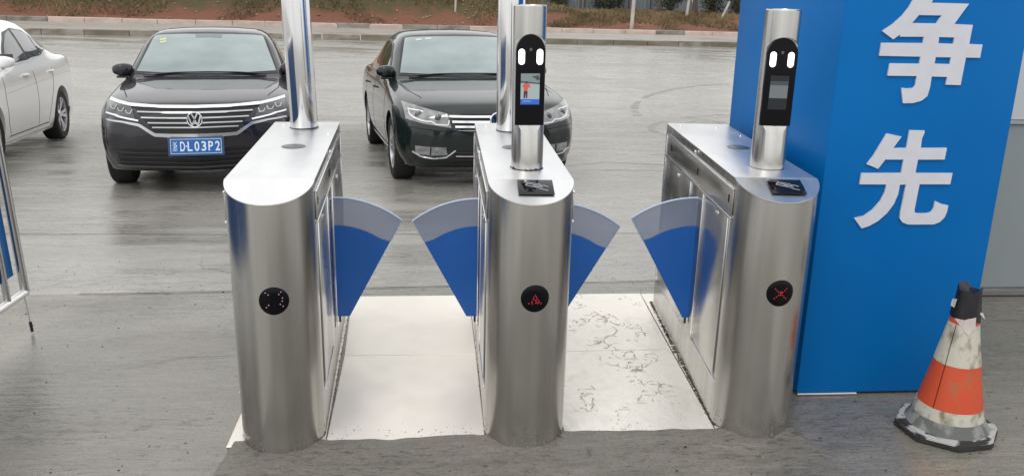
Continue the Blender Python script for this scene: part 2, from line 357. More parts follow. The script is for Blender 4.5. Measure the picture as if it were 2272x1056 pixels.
# bank
def bank_h(s, d):
    t = d - PW_ - 0.12
    H = lerp(1.75, 0.50, sm((s - 10.5) / 6.5))
    z = kz(s) + 0.25 + H * (0.62 * sm(t / 1.7) + 0.38 * sm((t - 0.8) / 2.4))
    z += 0.10 * noise.fractal(Vector((s * 0.8, d * 1.1, 3)), 1, 2, 4) * sm(t / 0.5) + 0.03 * noise.noise(Vector((s * 5, d * 5, 1))) * sm(t / 0.3)
    return z
def bank_mat():
    m = bpy.data.materials.new('red_soil_and_dead_grass'); m.use_nodes = True; nt = m.node_tree; L = nt.links; b = nt.nodes['Principled BSDF']
    co = nt.nodes.new('ShaderNodeTexCoord'); sp = nt.nodes.new('ShaderNodeSeparateXYZ'); L.new(co.outputs['Object'], sp.inputs[0])
    def nzn(s, d=6):
        n = nt.nodes.new('ShaderNodeTexNoise'); n.inputs['Scale'].default_value = s; n.inputs['Detail'].default_value = d; n.inputs['Roughness'].default_value = 0.65; L.new(co.outputs['Object'], n.inputs['Vector']); return n
    n1 = nzn(1.4); n2 = nzn(7); n3 = nzn(3.1)
    # local z of the bank object is height above its foot
    a = nt.nodes.new('ShaderNodeMath'); a.operation = 'MULTIPLY_ADD'; L.new(n1.outputs['Fac'], a.inputs[0]); a.inputs[1].default_value = -1.1; L.new(sp.outputs['Z'], a.inputs[2])
    r = nt.nodes.new('ShaderNodeMapRange'); r.inputs['From Min'].default_value = -0.22; r.inputs['From Max'].default_value = 0.02; L.new(a.outputs[0], r.inputs['Value'])
    soil = nt.nodes.new('ShaderNodeMix'); soil.data_type = 'RGBA'; soil.inputs['A'].default_value = (0.23, 0.085, 0.05, 1); soil.inputs['B'].default_value = (0.13, 0.07, 0.045, 1); L.new(n2.outputs['Fac'], soil.inputs['Factor'])
    gr = nt.nodes.new('ShaderNodeMix'); gr.data_type = 'RGBA'; gr.inputs['A'].default_value = (0.115, 0.085, 0.04, 1); gr.inputs['B'].default_value = (0.06, 0.055, 0.022, 1); L.new(n3.outputs['Fac'], gr.inputs['Factor'])
    mx = nt.nodes.new('ShaderNodeMix'); mx.data_type = 'RGBA'; L.new(r.outputs[0], mx.inputs['Factor']); L.new(soil.outputs['Result'], mx.inputs['A']); L.new(gr.outputs['Result'], mx.inputs['B'])
    L.new(mx.outputs['Result'], b.inputs['Base Color']); b.inputs['Roughness'].default_value = 0.95
    bp = nt.nodes.new('ShaderNodeBump'); bp.inputs['Strength'].default_value = 0.9; bp.inputs['Distance'].default_value = 0.08; L.new(n2.outputs['Fac'], bp.inputs['Height']); L.new(bp.outputs[0], b.inputs['Normal'])
    return m
BANKM = bank_mat()
ss = fr(SL, SR, 260); ds = fr(PW_ + 0.13, PW_ + 4.5, 36) + [PW_ + 7, PW_ + 14, PW_ + 40, PW_ + 160]
V = [Vector(to_w(s, d, bank_h(s, min(d, PW_ + 5)))) - Vector((0, 0, 0.25)) for d in ds for s in ss]; nx = len(ss)
bk = mk('bank', V, [(j * nx + i, j * nx + i + 1, (j + 1) * nx + i + 1, (j + 1) * nx + i) for j in range(len(ds) - 1) for i in range(nx - 1)], BANKM, smooth=180, loc=(0, 0, 0.25))
tag(bk, 'red soil bank with dead brown grass rising behind the kerbs', kind='structure')
# dry grass on the bank: uncountable, one mesh
gm = mat('dry_grass', (0.27, 0.20, 0.11), 0.9, col2=(0.11, 0.095, 0.045), vscale=(0.9, 0.9, 0.9))
V = []; F = []
for _ in range(42000):
    s = random.uniform(-1.5, 24); d = PW_ + 0.35 + abs(random.gauss(1.3, 1.1)); t = d - PW_
    if noise.noise(Vector((s * 0.7, d * 1.2, 9))) + (t - 1.0) * 0.55 < -0.10: continue
    p = Vector(to_w(s, d, bank_h(s, d) - 0.01)); h = random.uniform(0.05, 0.16); a = random.uniform(0, pi); w = random.uniform(0.008, 0.02)
    dx = Vector((cos(a), sin(a), 0)) * w; lean = Vector((random.gauss(0, .06), random.gauss(0, .06), h)); k = len(V)
    V += [p - dx, p + dx, p + lean]; F.append((k, k + 1, k + 2))
tag(mk('dry_grass', V, F, gm), 'tufts of dead brown and olive grass scattered over the bank', 'grass', kind='stuff')
V = []; F = []
for _ in range(500):
    s = random.uniform(-1.5, 22); d = PW_ + random.uniform(0.16, 1.3); p = Vector(to_w(s, d, bank_h(s, d))); r = random.uniform(0.015, 0.055); k = len(V)
    V += [p + Vector((r * random.uniform(.7, 1.3), 0, 0)), p - Vector((r, 0, 0)), p + Vector((0, r, 0)), p - Vector((0, r * random.uniform(.7, 1.3), 0)), p + Vector((0, 0, r))]
    F += [(k, k + 2, k + 4), (k + 2, k + 1, k + 4), (k + 1, k + 3, k + 4), (k + 3, k, k + 4)]
tag(mk('soil_clods', V, F, mat('clod', (0.33, 0.20, 0.15), 0.9, var=0.5, vscale=(3, 3, 3))), 'loose red clods and pale stones at the foot of the bank', 'stones', kind='stuff')

BARKW = mat('pale_wood', (0.55, 0.50, 0.44), 0.8, var=0.3, vscale=(8, 8, 3)); BARK = mat('dark_bark', (0.12, 0.09, 0.07), 0.9, var=0.4, vscale=(10, 10, 2))
def onbank(s, d): return Vector(to_w(s, d, bank_h(s, d)))
def s_at(x, y): v = Vector((x - KL.x, y - KL.y, 0)); return v.dot(KD2), v.dot(KN)
def stake(x, y, h, lean, r, m, name, label, cat):
    s, d = s_at(x, y); p = onbank(s, d) - Vector((0, 0, .05))
    b = B(); n = 6; pts = [(lean[0] * k / n * h, lean[1] * k / n * h, h * k / n) for k in range(n + 1)]
    b.tube(pts, [r * lerp(1, .82, k / n) for k in range(n + 1)], 10)
    o = b.obj(name, m, smooth=40, loc=p); return tag(o, label, cat)
def ray_pt(u, v, D):
    d = Vector(((u - 1136) / 1910.8, -(v - 528) / 1910.8, -1.0)) * D
    return cam.matrix_world @ d
def at_bank(u, v):
    best = None
    for k in range(400):
        p = ray_pt(u, v, 23 + k * 0.04); s, d = s_at(p.x, p.y)
        if d > PW_ + 0.14 and p.z <= bank_h(s, min(d, PW_ + 5)): return p
    p = ray_pt(u, v, 33); return p
p = at_bank(1401, 65); stake(p.x, p.y, 3.2, (0.03, 0), 0.065, BARKW, 'white_post', 'tall white post standing in the red soil behind the kerb', 'post')
p = at_bank(1010, 28); stake(p.x, p.y, 1.6, (0.04, 0), 0.035, BARKW, 'wooden_stake', 'thin pale stake on the bank left of the middle steel pole', 'stake')
p = at_bank(1523, 38); stake(p.x, p.y, 1.7, (0.08, 0), 0.05, BARKW, 'wooden_stake', 'upright pale stake on the bank, between the white post and the blue board', 'stake')
p = at_bank(1600, 42); stake(p.x, p.y, 0.62, (0.42, 0), 0.045, BARKW, 'wooden_stake', 'short leaning pale stake on the bank nearest the blue board', 'stake')
# things behind the bank, top right of the view
def leafy(name, label, c, rx, ry, rz, n, m, trunk=None, cat='bush'):
    root = thing(name, label, cat, c); V = []; F = []
    cl = [(random.uniform(-1, 1) * .7 * rx, random.uniform(-1, 1) * .7 * ry, random.uniform(.15, .9) * rz, random.uniform(.3, .5)) for _ in range(14)]
    for _ in range(n):
        q = random.choice(cl); a = random.uniform(0, 2 * pi); e = random.uniform(-1, 1); rr = random.random() ** .4 * q[3]
        p = Vector((q[0] + cos(a) * sqrt(1 - e * e) * rr * rx, q[1] + sin(a) * sqrt(1 - e * e) * rr * ry, q[2] + e * rr * rz))
        u = Vector((random.gauss(0, 1), random.gauss(0, 1), random.gauss(0, 1))).normalized(); w = u.orthogonal().normalized(); l = random.uniform(.03, .07); k = len(V)
        V += [p - u * l, p + w * l * .45, p + u * l, p - w * l * .45]; F.append((k, k + 1, k + 2, k + 3))
    mk('crown', V, F, m, root)
    b = B()
    for k in range(5):
        q = cl[k]; b.tube([(0, 0, -0.3), (q[0] * .4, q[1] * .4, q[2] * .5), (q[0], q[1], q[2])], [.05, .035, .012], 6)
    b.obj('trunk', BARK, root, smooth=60); return root
LEAFD = mat('dark_leaves', (0.045, 0.06, 0.03), 0.7, col2=(0.022, 0.032, 0.016), vscale=(2, 2, 2)); LEAFM = mat('olive_leaves', (0.08, 0.085, 0.035), 0.7, col2=(0.04, 0.05, 0.02), vscale=(2, 2, 2))
for i, (u, v, D, r, h, m, lb) in enumerate([(1640, 30, 31.5, .9, 1.6, LEAFD, 'dark green bush behind the bank beside the blue board'), (1580, 28, 32, .6, 1.5, LEAFM, 'olive bush behind the bank between two stakes'),
        (1490, 22, 33, .7, 1.3, LEAFD, 'dark bush behind the bank right of the white post'), (1350, 14, 33.5, .8, 1.2, LEAFD, 'low dark bush behind the bank left of the white post'),
        (1240, 4, 34, .7, 1.4, LEAFM, 'brown olive bush at the top edge of the photo')]):
    p = ray_pt(u, v, D); s, d = s_at(p.x, p.y); p.z = bank_h(s, min(d, PW_ + 5)) - .1
    leafy('bush', lb, p, r, r * .7, h, 2600, m)
# corrugated sheet fence behind the bushes
FEN = mat('blue_grey_sheet', (0.16, 0.21, 0.25), 0.5, col2=(0.22, 0.26, 0.28), vscale=(2, 2, .5))
root = thing('sheet_fence', 'dull blue grey sheet fence behind the bushes on the bank', 'fence', to_w(6, PW_ + 7.2, bank_h(6, PW_ + 5)))
for k in range(22):
    s0 = 6 + k * 0.92; b = B(); n = 12
    A = [Vector(to_w(s0 + .9 * j / n, PW_ + 7.2 + (0.03 if (j // 1) % 2 else 0), bank_h(s0, PW_ + 5) - .05)) - root.location for j in range(n + 1)]
    Vv = A + [a + Vector((0, 0, 1.5 + 0.1 * (k % 3 == 0))) for a in A]
    Vv += [v + Vector(KN * 0.004) for v in Vv]; m_ = 2 * (n + 1)
    Ff = [(j, j + 1, n + 2 + j, n + 1 + j) for j in range(n)] + [(m_ + j, m_ + n + 1 + j, m_ + n + 2 + j, m_ + j + 1) for j in range(n)]
    b.add(Vv, Ff); b.obj('sheet', FEN, root, recalc=False)
    bb = B(); q = Vector(to_w(s0 - .01, PW_ + 7.12, bank_h(s0, PW_ + 5) - .1)) - root.location; bb.tube([q, q + Vector((0, 0, 1.75))], .03, 8); bb.obj('fence_post', BARK, root)
for i, (u, D, r, ln, lb) in enumerate([(1460, 31, .07, .02, 'slim tree trunk just right of the white post'), (1545, 31.5, .06, -.05, 'thin brown tree trunk beside the upright stake'), (1572, 33, .09, .0, 'grey tree trunk behind the upright stake'), (1288, 32, .05, .05, 'thin bare sapling behind the bank at the top of the photo')]):
    p = ray_pt(u, 25, D); s, d = s_at(p.x, p.y); p.z = bank_h(s, min(d, PW_ + 5)) - .1
    rt = thing('tree', lb, 'tree', p); b = B(); pts = [(ln * k * .5 + .03 * sin(k * 2 + i), .02 * cos(k), k * .5) for k in range(8)]
    b.tube(pts, [r * (1 - k * .08) for k in range(8)], 9); b.obj('trunk', BARK if i != 2 else BARKW, rt, smooth=50)
    V = []; F = []
    for _ in range(1600):
        q = Vector(pts[-1]) + Vector((random.gauss(0, .6), random.gauss(0, .6), random.gauss(.3, .5))); u_ = Vector((random.gauss(0, 1), random.gauss(0, 1), random.gauss(0, 1))).normalized(); w = u_.orthogonal().normalized(); l = random.uniform(.03, .06); k = len(V)
        V += [q - u_ * l, q + w * l * .4, q + u_ * l, q - w * l * .4]; F.append((k, k + 1, k + 2, k + 3))
    mk('crown', V, F, LEAFD, rt)

# ------------------------------------------------------------------ cement screed in front of the machines, floor plates
def screed():
    n = 120; top = []; bot = []
    def edge_pt(x):   # ragged far edge that laps over the plates
        f = 0.010 * noise.noise(Vector((x * 14, 0, 5))) + 0.014 * noise.noise(Vector((x * 4, 2, 5)))
        return -0.055 + f + 0.028 * sm((x - 0.1) / 1.4)
    xs = fr(-0.19, 1.97, n); V = []; F = []
    ys_off = [-2.9, -1.6, -0.9, -0.5, -0.36, -0.25, -0.17, -0.10, -0.05, -0.02, -0.006, 0.0]
    for j, oy in enumerate(ys_off):
        for x in xs:
            e = edge_pt(x); y = e + oy
            xx = x + (0.012 * noise.noise(Vector((y * 9, x, 1))) if x in (xs[0], xs[-1]) else 0)
            if x == xs[-1]: xx += 0.10 * sm((-y - 0.1) / 0.5)
            if x == xs[0]: xx += -0.05 * sm((-y - 0.15) / 0.5)
            h = lerp(0.0045, 0.0115, sm((oy + 0.14) / 0.10)) + 0.0022 * noise.noise(Vector((x * 5, y * 7, 0))) + 0.0015 * noise.noise(Vector((x * 25, y * 25, 0)))
            # rise round the feet of the machines
            for (px, py) in ((0.0, -0.01), (0.894, 0.0), (1.787, 0.035)):
                dd = abs(sqrt((x - px) ** 2 + (min(y, py) - py) ** 2) - 0.150)
                h += 0.007 * max(0, 1 - dd / 0.03) ** 1.5
            if j == len(ys_off) - 1: h = 0.0092
            if x in (xs[0], xs[-1]): h = 0.001
            V.append((xx, y, h))
    nx = len(xs)
    F = [(j * nx + i, j * nx + i + 1, (j + 1) * nx + i + 1, (j + 1) * nx + i) for j in range(len(ys_off) - 1) for i in range(nx - 1)]
    return tag(mk('cement_screed', V, F, MORTAR, smooth=60), 'smooth brown grey cement strip laid in front of the three machines', kind='structure')
screed()
def quad_plate(pts, z0, z1, m, label):
    bm = bmesh.new(); c = sum((Vector((*p, 0)) for p in pts), Vector()) / 4
    vs = [bm.verts.new((p[0] - c.x, p[1] - c.y, 0)) for p in pts] + [bm.verts.new((p[0] - c.x, p[1] - c.y, z1 - z0)) for p in pts]
    for q in [(3, 2, 1, 0), (4, 5, 6, 7), (0, 1, 5, 4), (1, 2, 6, 5), (2, 3, 7, 6), (3, 0, 4, 7)]: bm.faces.new([vs[k] for k in q])
    bmesh.ops.bevel(bm, geom=[e for e in bm.edges if all(v.co.z > 1e-4 for v in e.verts)], offset=0.002, segments=1, affect='EDGES')
    me = bpy.data.meshes.new('floor_plate'); bm.to_mesh(me); bm.free(); finish(me, m)
    o = link('floor_plate', me, None, (c.x, c.y, z0)); return tag(o, label, 'floor plate')
quad_plate([(0.160, -0.09), (0.7455, -0.09), (0.737, 0.688), (0.142, 0.695)], 0.003, 0.009, PLATE, 'near clean cream steel floor plate in the left lane')
quad_plate([(0.142, 0.699), (0.737, 0.692), (0.725, 1.466), (0.098, 1.462)], 0.003, 0.009, PLATE, 'far clean cream steel floor plate in the left lane')
quad_plate([(1.048, -0.06), (1.632, -0.06), (1.650, 0.718), (1.048, 0.708)], 0.003, 0.009, PLATE2, 'near muddy scuffed steel floor plate in the right lane')
quad_plate([(1.048, 0.712), (1.650, 0.722), (1.672, 1.474), (1.050, 1.470)], 0.003, 0.009, PLATE2, 'far muddy scuffed steel floor plate in the right lane')
quad_plate([(-0.197, -0.085), (0.156, -0.085), (0.095, 1.462), (-0.214, 1.462)], 0.003, 0.007, PLATE, 'narrow steel plate showing left of the left turnstile foot')
quad_plate([(0.749, -0.085), (1.044, -0.085), (1.046, 1.468), (0.729, 1.466)], 0.003, 0.007, PLATE, 'narrow steel plate under the middle turnstile')
quad_plate([(1.637, -0.06), (1.90, -0.06), (1.93, 1.478), (1.677, 1.474)], 0.003, 0.007, PLATE, 'narrow steel plate under the right turnstile, white corner showing at its back')
# muddy shoe prints: broken curved lines of drying mud
rf = random.Random(11); V = []; F = []
def mud_line(pts, w):
    for i in range(len(pts) - 1):
        if noise.noise(Vector((pts[i][0] * 38, pts[i][1] * 38, 2))) < -.06: continue
        (ax, ay), (bx, by) = pts[i], pts[i + 1]; l = sqrt((bx - ax) ** 2 + (by - ay) ** 2) + 1e-9; nx_, ny_ = -(by - ay) / l, (bx - ax) / l
        w1 = w * (.35 + 1.3 * abs(noise.noise(Vector((ax * 60, ay * 60, 5))))); w2 = w * (.35 + 1.3 * abs(noise.noise(Vector((bx * 60, by * 60, 5))))); k = len(V)
        V.extend([(ax - nx_ * w1, ay - ny_ * w1, .0102), (ax + nx_ * w1, ay + ny_ * w1, .0102), (bx + nx_ * w2, by + ny_ * w2, .0102), (bx - nx_ * w2, by - ny_ * w2, .0102)]); F.append((k, k + 1, k + 2, k + 3))
for k in range(24):
    cx = rf.uniform(1.14, 1.56); cy = rf.uniform(.06, 1.40); a0 = rf.gauss(0, .5) + pi / 2; sc = rf.uniform(.8, 1.1)
    if cx > 1.5 and cy < .1: continue
    def P(u, v): return (cx + sc * (u * cos(a0) - v * sin(a0)), cy + sc * (u * sin(a0) + v * cos(a0)))
    ol = []
    for j in range(37):
        t = 2 * pi * j / 36; u = .125 * cos(t); v = (.040 + .010 * cos(t) - .012 * (1 if abs(cos(t) + .1) < .35 else 0)) * sin(t); ol.append(P(u, v))
    st_ = rf.randrange(36); ln_ = rf.randint(12, 26); mud_line([ol[(st_ + j) % 36] for j in range(ln_)], .0050)
    for j in range(rf.randint(2, 6)):
        u = rf.uniform(-.1, .1); mud_line([P(u + .006 * sin(q), -.028 + .056 * q / 6) for q in range(7)], .0038)
tag(mk('muddy_footprints', V, F, mat('drying_mud', (.66, .62, .55), .45, col2=(.52, .49, .42), vscale=(12, 12, 12), alpha=.6)), 'broken muddy shoe prints on the right lane floor plates', 'mud', kind='stuff')
# crumbs of mortar along the machine feet
V = []; F = []
def crumb(x, y, r, z=0.008):
    k = len(V); p = Vector((x, y, z)); a = random.uniform(0, pi)
    for t in range(5): V.append(p + Vector((cos(a + t * 1.257) * r * random.uniform(.6, 1.3), sin(a + t * 1.257) * r * random.uniform(.6, 1.3), 0)))
    V.append(p + Vector((0, 0, r * random.uniform(.4, .9))))
    for t in range(5): F.append((k + t, k + (t + 1) % 5, k + 5))
for _ in range(420):
    y = random.uniform(0.0, 1.35); crumb(1.640 + 0.048 * y + random.gauss(-0.004, 0.004), y, random.uniform(.002, .007))
for _ in range(120):
    y = random.uniform(-0.05, 1.3); crumb(0.152 - 0.046 * y + random.gauss(0.006, 0.003), y, random.uniform(.001, .004))
    crumb(0.743 + random.gauss(0.0, 0.003), y, random.uniform(.001, .004))
for _ in range(90): crumb(random.uniform(0.17, .73), -0.05 + abs(random.gauss(0, .05)), random.uniform(.0012, .005))
for _ in range(120): crumb(random.uniform(1.06, 1.62), -0.03 + abs(random.gauss(0, .09)), random.uniform(.0012, .004))
for _ in range(70): crumb(random.uniform(1.06, 1.62), random.uniform(0, 1.45), random.uniform(.001, .003))
tag(mk('mortar_crumbs', V, F, mat('crumb', (0.11, 0.10, 0.085), .9, var=.5, vscale=(30, 30, 30))), 'dark mortar crumbs along the turnstile feet and on the plates', 'debris', kind='stuff')
V = []; F = []
for _ in range(520):
    x = random.uniform(-2.2, 3.3); y = random.uniform(-1.0, 2.4)
    if -0.2 < x < 2.02 and y < 1.5 and y > -0.06: continue
    crumb(x, y, random.uniform(.0015, .0055) * (1.5 if random.random() < .05 else 1), (gz(x, y) + wob(x, y)) if not (-0.19 < x < 1.97 and y < 0) else .006)
tag(mk('grit', V, F, mat('grit_dark', (0.07, 0.06, 0.05), .9, var=.4, vscale=(30, 30, 30))), 'dark grit and small stones scattered on the wet concrete', 'grit', kind='stuff')

# ------------------------------------------------------------------ turnstiles
R_ = 0.150; LB = 1.237; HT = 0.98; DZ = 0.054
SCREW = mat('screw_head', (0.8, 0.8, 0.82), .2, 1.0)
def foot(inset=0.0, n=96, y1=LB, wv=0.0):
    r = R_ - inset; pts = [(r, y1 - inset)] if True else []
    for k in range(n + 1):
        a = -pi * k / n; rr = r * (1 + wv * (sin(a * 9.3 + 1) + .7 * sin(a * 15.1)) * abs(sin(a)) ** .5); pts.append((rr * cos(a), rr * sin(a)))
    pts.append((-r, y1 - inset)); return pts
def turnstile(label, X, Y, yaw, reader, wings, pattern, hole, side_faces, lean):
    root = thing('turnstile', label, 'turnstile', (X, Y, 0.0), yaw, 'steel flap turnstiles'); root.rotation_euler = (0, lean, yaw)
    # shell: walls with a sloping top at the round front
    P = foot(wv=.0016); n = len(P)
    def ztop(y): return HT - 0.004 + (DZ / R_) * min(0, y)
    rows_ = [0.0, 0.25, 0.5, 0.75, 0.9, 1.0]
    V = []; 
    for r in rows_:
        for (x, y) in P: V.append((x, y, ztop(y) * r))
    F = [(j * n + i, (j + 1) * n + i, (j + 1) * n + (i + 1) % n, j * n + (i + 1) % n) for j in range(len(rows_) - 1) for i in range(n)]
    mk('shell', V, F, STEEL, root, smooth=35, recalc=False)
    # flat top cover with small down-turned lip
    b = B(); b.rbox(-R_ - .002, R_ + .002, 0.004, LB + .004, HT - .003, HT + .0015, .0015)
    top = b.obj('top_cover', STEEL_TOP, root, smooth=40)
    # sloping round front cover
    pts = [(x * 1.008, y * 1.008 if y < 0 else 0.0) for x, y in foot(0, 48, 0.0)][1:-1]
    bm = bmesh.new(); v0 = [bm.verts.new((x, y, ztop(y) + .0015)) for x, y in pts]; v1 = [bm.verts.new((x, y, ztop(y) + .0055)) for x, y in pts]
    bm.faces.new(v1); bm.faces.new(list(reversed(v0))); k = len(pts)
    for i in range(k): bm.faces.new((v0[i], v0[(i + 1) % k], v1[(i + 1) % k], v1[i]))
    bmesh.ops.recalc_face_normals(bm, faces=bm.faces); me = bpy.data.meshes.new('front_cover'); bm.to_mesh(me); bm.free(); finish(me, STEEL_TOP, 35); link('front_cover', me, root)
    # round blanking disc in the top
    if hole:
        b = B(); b.lathe([(0, 0), (.047, 0), (.049, .0012), (.047, .0025), (0, .0028)], 40, c=(hole[0], hole[1], HT + .0012)); b.obj('blanking_disc', mat('grey_disc', (0.17, 0.19, 0.20), .35, .6, var=.3, vscale=(20, 20, 20)), root, smooth=40)
    for q in ((-.10, 1.15), (.07, 1.12), (.125, .9)):
        b = B(); b.lathe([(0, 0), (.006, 0), (.005, .002), (0, .0028)], 12, c=(q[0], q[1], HT + .0015)); b.obj('screw', SCREW, root, smooth=40)
    # side faces
    for sx in side_faces:
        X0 = sx * (R_ + .0005)
        def sb(y0, y1, z0, z1, t=.003, m=STEEL_SIDE, name='side_panel', bev=.0012):
            b = B(); x0, x1 = sorted((X0, X0 + sx * t)); b.rbox(x0, x1, y0, y1, z0, z1, bev); return b.obj(name, m, root, smooth=40)
        sb(-.012, 1.19, .838, .935, .004, name='upper_panel')
        sb(.028, .400, .185, .822); sb(.404, .632, .175, .822); sb(.636, 1.185, .170, .822)
        for y0, y1, z0, z1 in ((-.012, 1.19, .936, .940), (-.012, 1.19, .8265, .8335)): sb(y0, y1, z0, z1, .007, STEEL_EDGE, 'ledge_strip', .001)
        for y0, y1, z0, z1 in ((.0225, .0265, .185, .822), (.4005, .4035, .2, .822), (.6325, .6355, .2, .822), (.636, 1.185, .164, .1685), (.0, .40, .180, .1838), (1.190, 1.2, .17, .93)): sb(y0, y1, z0, z1, .0055, STEEL_EDGE, 'seam_strip', .001)
        for y, z in ((.874, .795), (.173, .801), (.592, .958)):
            b = B(); b.lathe([(0, 0), (.010, 0), (.010, .004), (.006, .007), (0, .007)], 16, 'X', (0, 0, 0)); bb = b.obj('lock', SCREW, root, smooth=40); bb.location = (X0 + sx * .003, y, z); bb.scale = (sx, 1, 1)
        for y, z in ((1.08, .885), (.526, .887), (.035, .894)):
            b = B(); b.rbox(-.001, .001, y - .007, y + .007, z - .014, z + .014, .0009); o = b.obj('slot_hole', DARK, root); o.location = (X0 + sx * .0048, 0, 0)
        sb(.52, .54, .215, .775, .0042, DARK, 'wing_slot', .001)
    # wings
    for (sx, yl, zs, ln, fw) in wings:
        xf = sx * (R_ + .001); zc = .29; r_o = .458; r_b = .337; zb = .209; t = .010
        a0 = 0.0; a1 = ln; ang = math.asin(ln / r_o)
        arc = [(xf + sx * r_o * sin(ang * k / 14), zs + zc + r_o * cos(ang * k / 14)) for k in range(15)]
        arcb = [(xf + sx * r_b * sin(ang * k / 14), zs + zc + r_b * cos(ang * k / 14)) for k in range(15)]
        tip = arc[-1]; foot_ = (xf + sx * fw, zs + zb)
        # slide the blue arc's end to the straight outer edge
        tt = (arcb[-1][1] - foot_[1]) / (tip[1] - foot_[1]); arcb[-1] = (lerp(foot_[0], tip[0], tt), arcb[-1][1]); arcb[-2] = ((arcb[-2][0] * .5 + arcb[-1][0] * .25 + arcb[-3][0] * .25), (arcb[-3][1] + arcb[-1][1]) / 2)
        inner = (xf - sx * .03, zs + zb); inner_t = (xf - sx * .03, arc[0][1]); inner_b = (xf - sx * .03, arcb[0][1])
        b = B(); b.prism([inner_t] + arc + list(reversed(arcb)) + [inner_b], [], lambda a, c, d: (a, yl + d, c), t)
        w = b.obj('wing', WINGC, root)
        b = B(); b.prism([inner_b] + arcb + [foot_, inner], [], lambda a, c, d: (a, yl - .0005 + d, c), t + .001); b.obj('blue_panel', WINGB, w)
        b = B(); b.tube([(a, yl + t / 2, c) for a, c in arc], .0048, 8); b.tube([(tip[0], yl + t / 2, tip[1]), (arcb[-1][0], yl + t / 2, arcb[-1][1])], .0042, 8); b.obj('wing_rim', WINGE, w, smooth=50)
        b = B(); b.tube([(xf + sx * .012, yl + t / 2, zs + zb - .028), (xf + sx * .012, yl + t / 2, zs + zb + .01)], .005, 8); b.obj('pivot_pin', BLACK, w)
    # round indicator let into the front
    cx, cz, r = .012, .592, .0500; n = 40; V = [(cx, -sqrt(R_ ** 2 - cx ** 2) - .003, cz)]
    for ring in (.5, .93, 1.0):
        for k in range(n):
            x = cx + r * ring * cos(2 * pi * k / n); z = cz + r * ring * sin(2 * pi * k / n); V.append((x, -sqrt(R_ ** 2 - x * x) - (.003 if ring < .95 else .0005), z))
    F = [(0, 1 + (k + 1) % n, 1 + k) for k in range(n)]
    for j in range(2): F += [(1 + j * n + k, 1 + j * n + (k + 1) % n, 1 + (j + 1) * n + (k + 1) % n, 1 + (j + 1) * n + k) for k in range(n)]
    ind = mk('indicator_lamp', V, F, BLACKG, root, smooth=60, recalc=False)
    b = B()
    for (u, v) in pattern[0]:
        x = cx + u * r; z = cz + v * r; b.lathe([(0, -.0022), (.0019, -.0012), (.0023, 0)], 8, 'Y', (x, -sqrt(R_ ** 2 - x * x) - .003, z))
    b.obj('led_dots', pattern[1], ind)
    # cement splashes stuck to the foot of the round front
    V = []; F = []; rs = random.Random(int(X * 100) + 5)
    for _ in range(70):
        a = rs.uniform(-pi * .97, -pi * .03); z = abs(rs.gauss(0, .035)) + .012; q = rs.uniform(.0012, .0045) * (1 - min(.7, z * 4)); k = len(V)
        for t in range(6): V.append(((R_ + .0006) * cos(a + q / R_ * cos(t * pi / 3) * rs.uniform(.6, 1.3)), (R_ + .0006) * sin(a + q / R_ * cos(t * pi / 3)), z + q * 1.3 * sin(t * pi / 3)))
        V.append(((R_ + .0018) * cos(a), (R_ + .0018) * sin(a), z)); F += [(k + t, k + (t + 1) % 6, k + 6) for t in range(6)]
    tag(mk('cement_splash', V, F, mat('splash', (.22, .21, .19), .9), root), kind='stuff')
    if reader:
        Mx = Matrix.Translation((.010 if yaw > -.01 else .016, -.013 if yaw > -.01 else -.022, HT + (.0012 if yaw > -.01 else -.0008))) @ Matrix.Rotation(math.atan(DZ / R_), 4, 'X')
        b = B(); b.rbox(-.060, .064, -.092, 0, 0.0, .0018, .0006, M=Mx); rd = b.obj('card_reader', mat('reader_glass', (.006, .006, .010), .06), root, smooth=40)
        b = B(); Wm = lambda a, c, d: Mx @ Vector((a, c, .0018 + d))
        def line(p, q, w=.0013):
            p = Vector(p); q = Vector(q); t = (q - p).normalized(); nn = Vector((-t.y, t.x)) * w; b.prism([tuple(p - nn), tuple(q - nn), tuple(q + nn), tuple(p + nn)], [], Wm, .0006)
        for p, q in (((-.033, -.035), (-.022, -.018)), ((-.022, -.018), (.018, -.030)), ((-.033, -.035), (.008, -.050)), ((.008, -.050), (.014, -.040)), ((.018, -.030), (.020, -.036)),
                     ((-.026, -.026), (.012, -.037)), ((.012, -.043), (.030, -.036)), ((.030, -.036), (.046, -.045)), ((.012, -.052), (.022, -.060)), ((.022, -.060), (.044, -.068)), ((-.006, -.036), (.006, -.044)), ((.018, -.042), (.026, -.050))): line(p, q)
        b.obj('swipe_symbol', mat('symbol_grey', (.42, .43, .46), .5), rd)
    return root
LED1 = mat('led_dim', (.3, .2, .25), .4, emit=(1, .35, .5), es=.25); LED2 = mat('led_red', (.5, .02, .03), .4, emit=(1, .05, .07), es=.16); LED3 = mat('led_red_bright', (.5, .02, .02), .4, emit=(1, .06, .05), es=.15)
pat1 = [(-.52, .62), (-.34, .48), (.50, .64), (.36, .48), (-.34, -.26), (-.50, -.42), (.42, -.24), (.60, -.40), (.58, .2), (.56, -.02)]
pat2 = [(0, .25), (-.1, .12), (.1, .12), (-.12, -.02), (.12, -.02), (-.22, -.2), (0, -.1), (.1, -.2), (.24, -.12), (-.42, -.34), (-.2, -.34), (.05, -.3), (.2, -.34), (.42, -.36), (.3, -.25)]
pat3 = [(-.42, .35), (-.28, .22), (-.14, .1), (0, 0), (.14, -.12), (.28, -.25), (.42, -.38), (.42, .35), (.28, .22), (.14, .1), (-.14, -.12), (-.28, -.25), (-.42, -.38), (0, .12), (0, -.12), (.06, .05)]
turnstile('left steel turnstile with no card reader, a tall pole at its back', 0.0, 0.0, 0.0463, False, [(1, .665, .0, .290, .056)], (pat1, LED1), (.010, .600), (1, -1), 0.0)
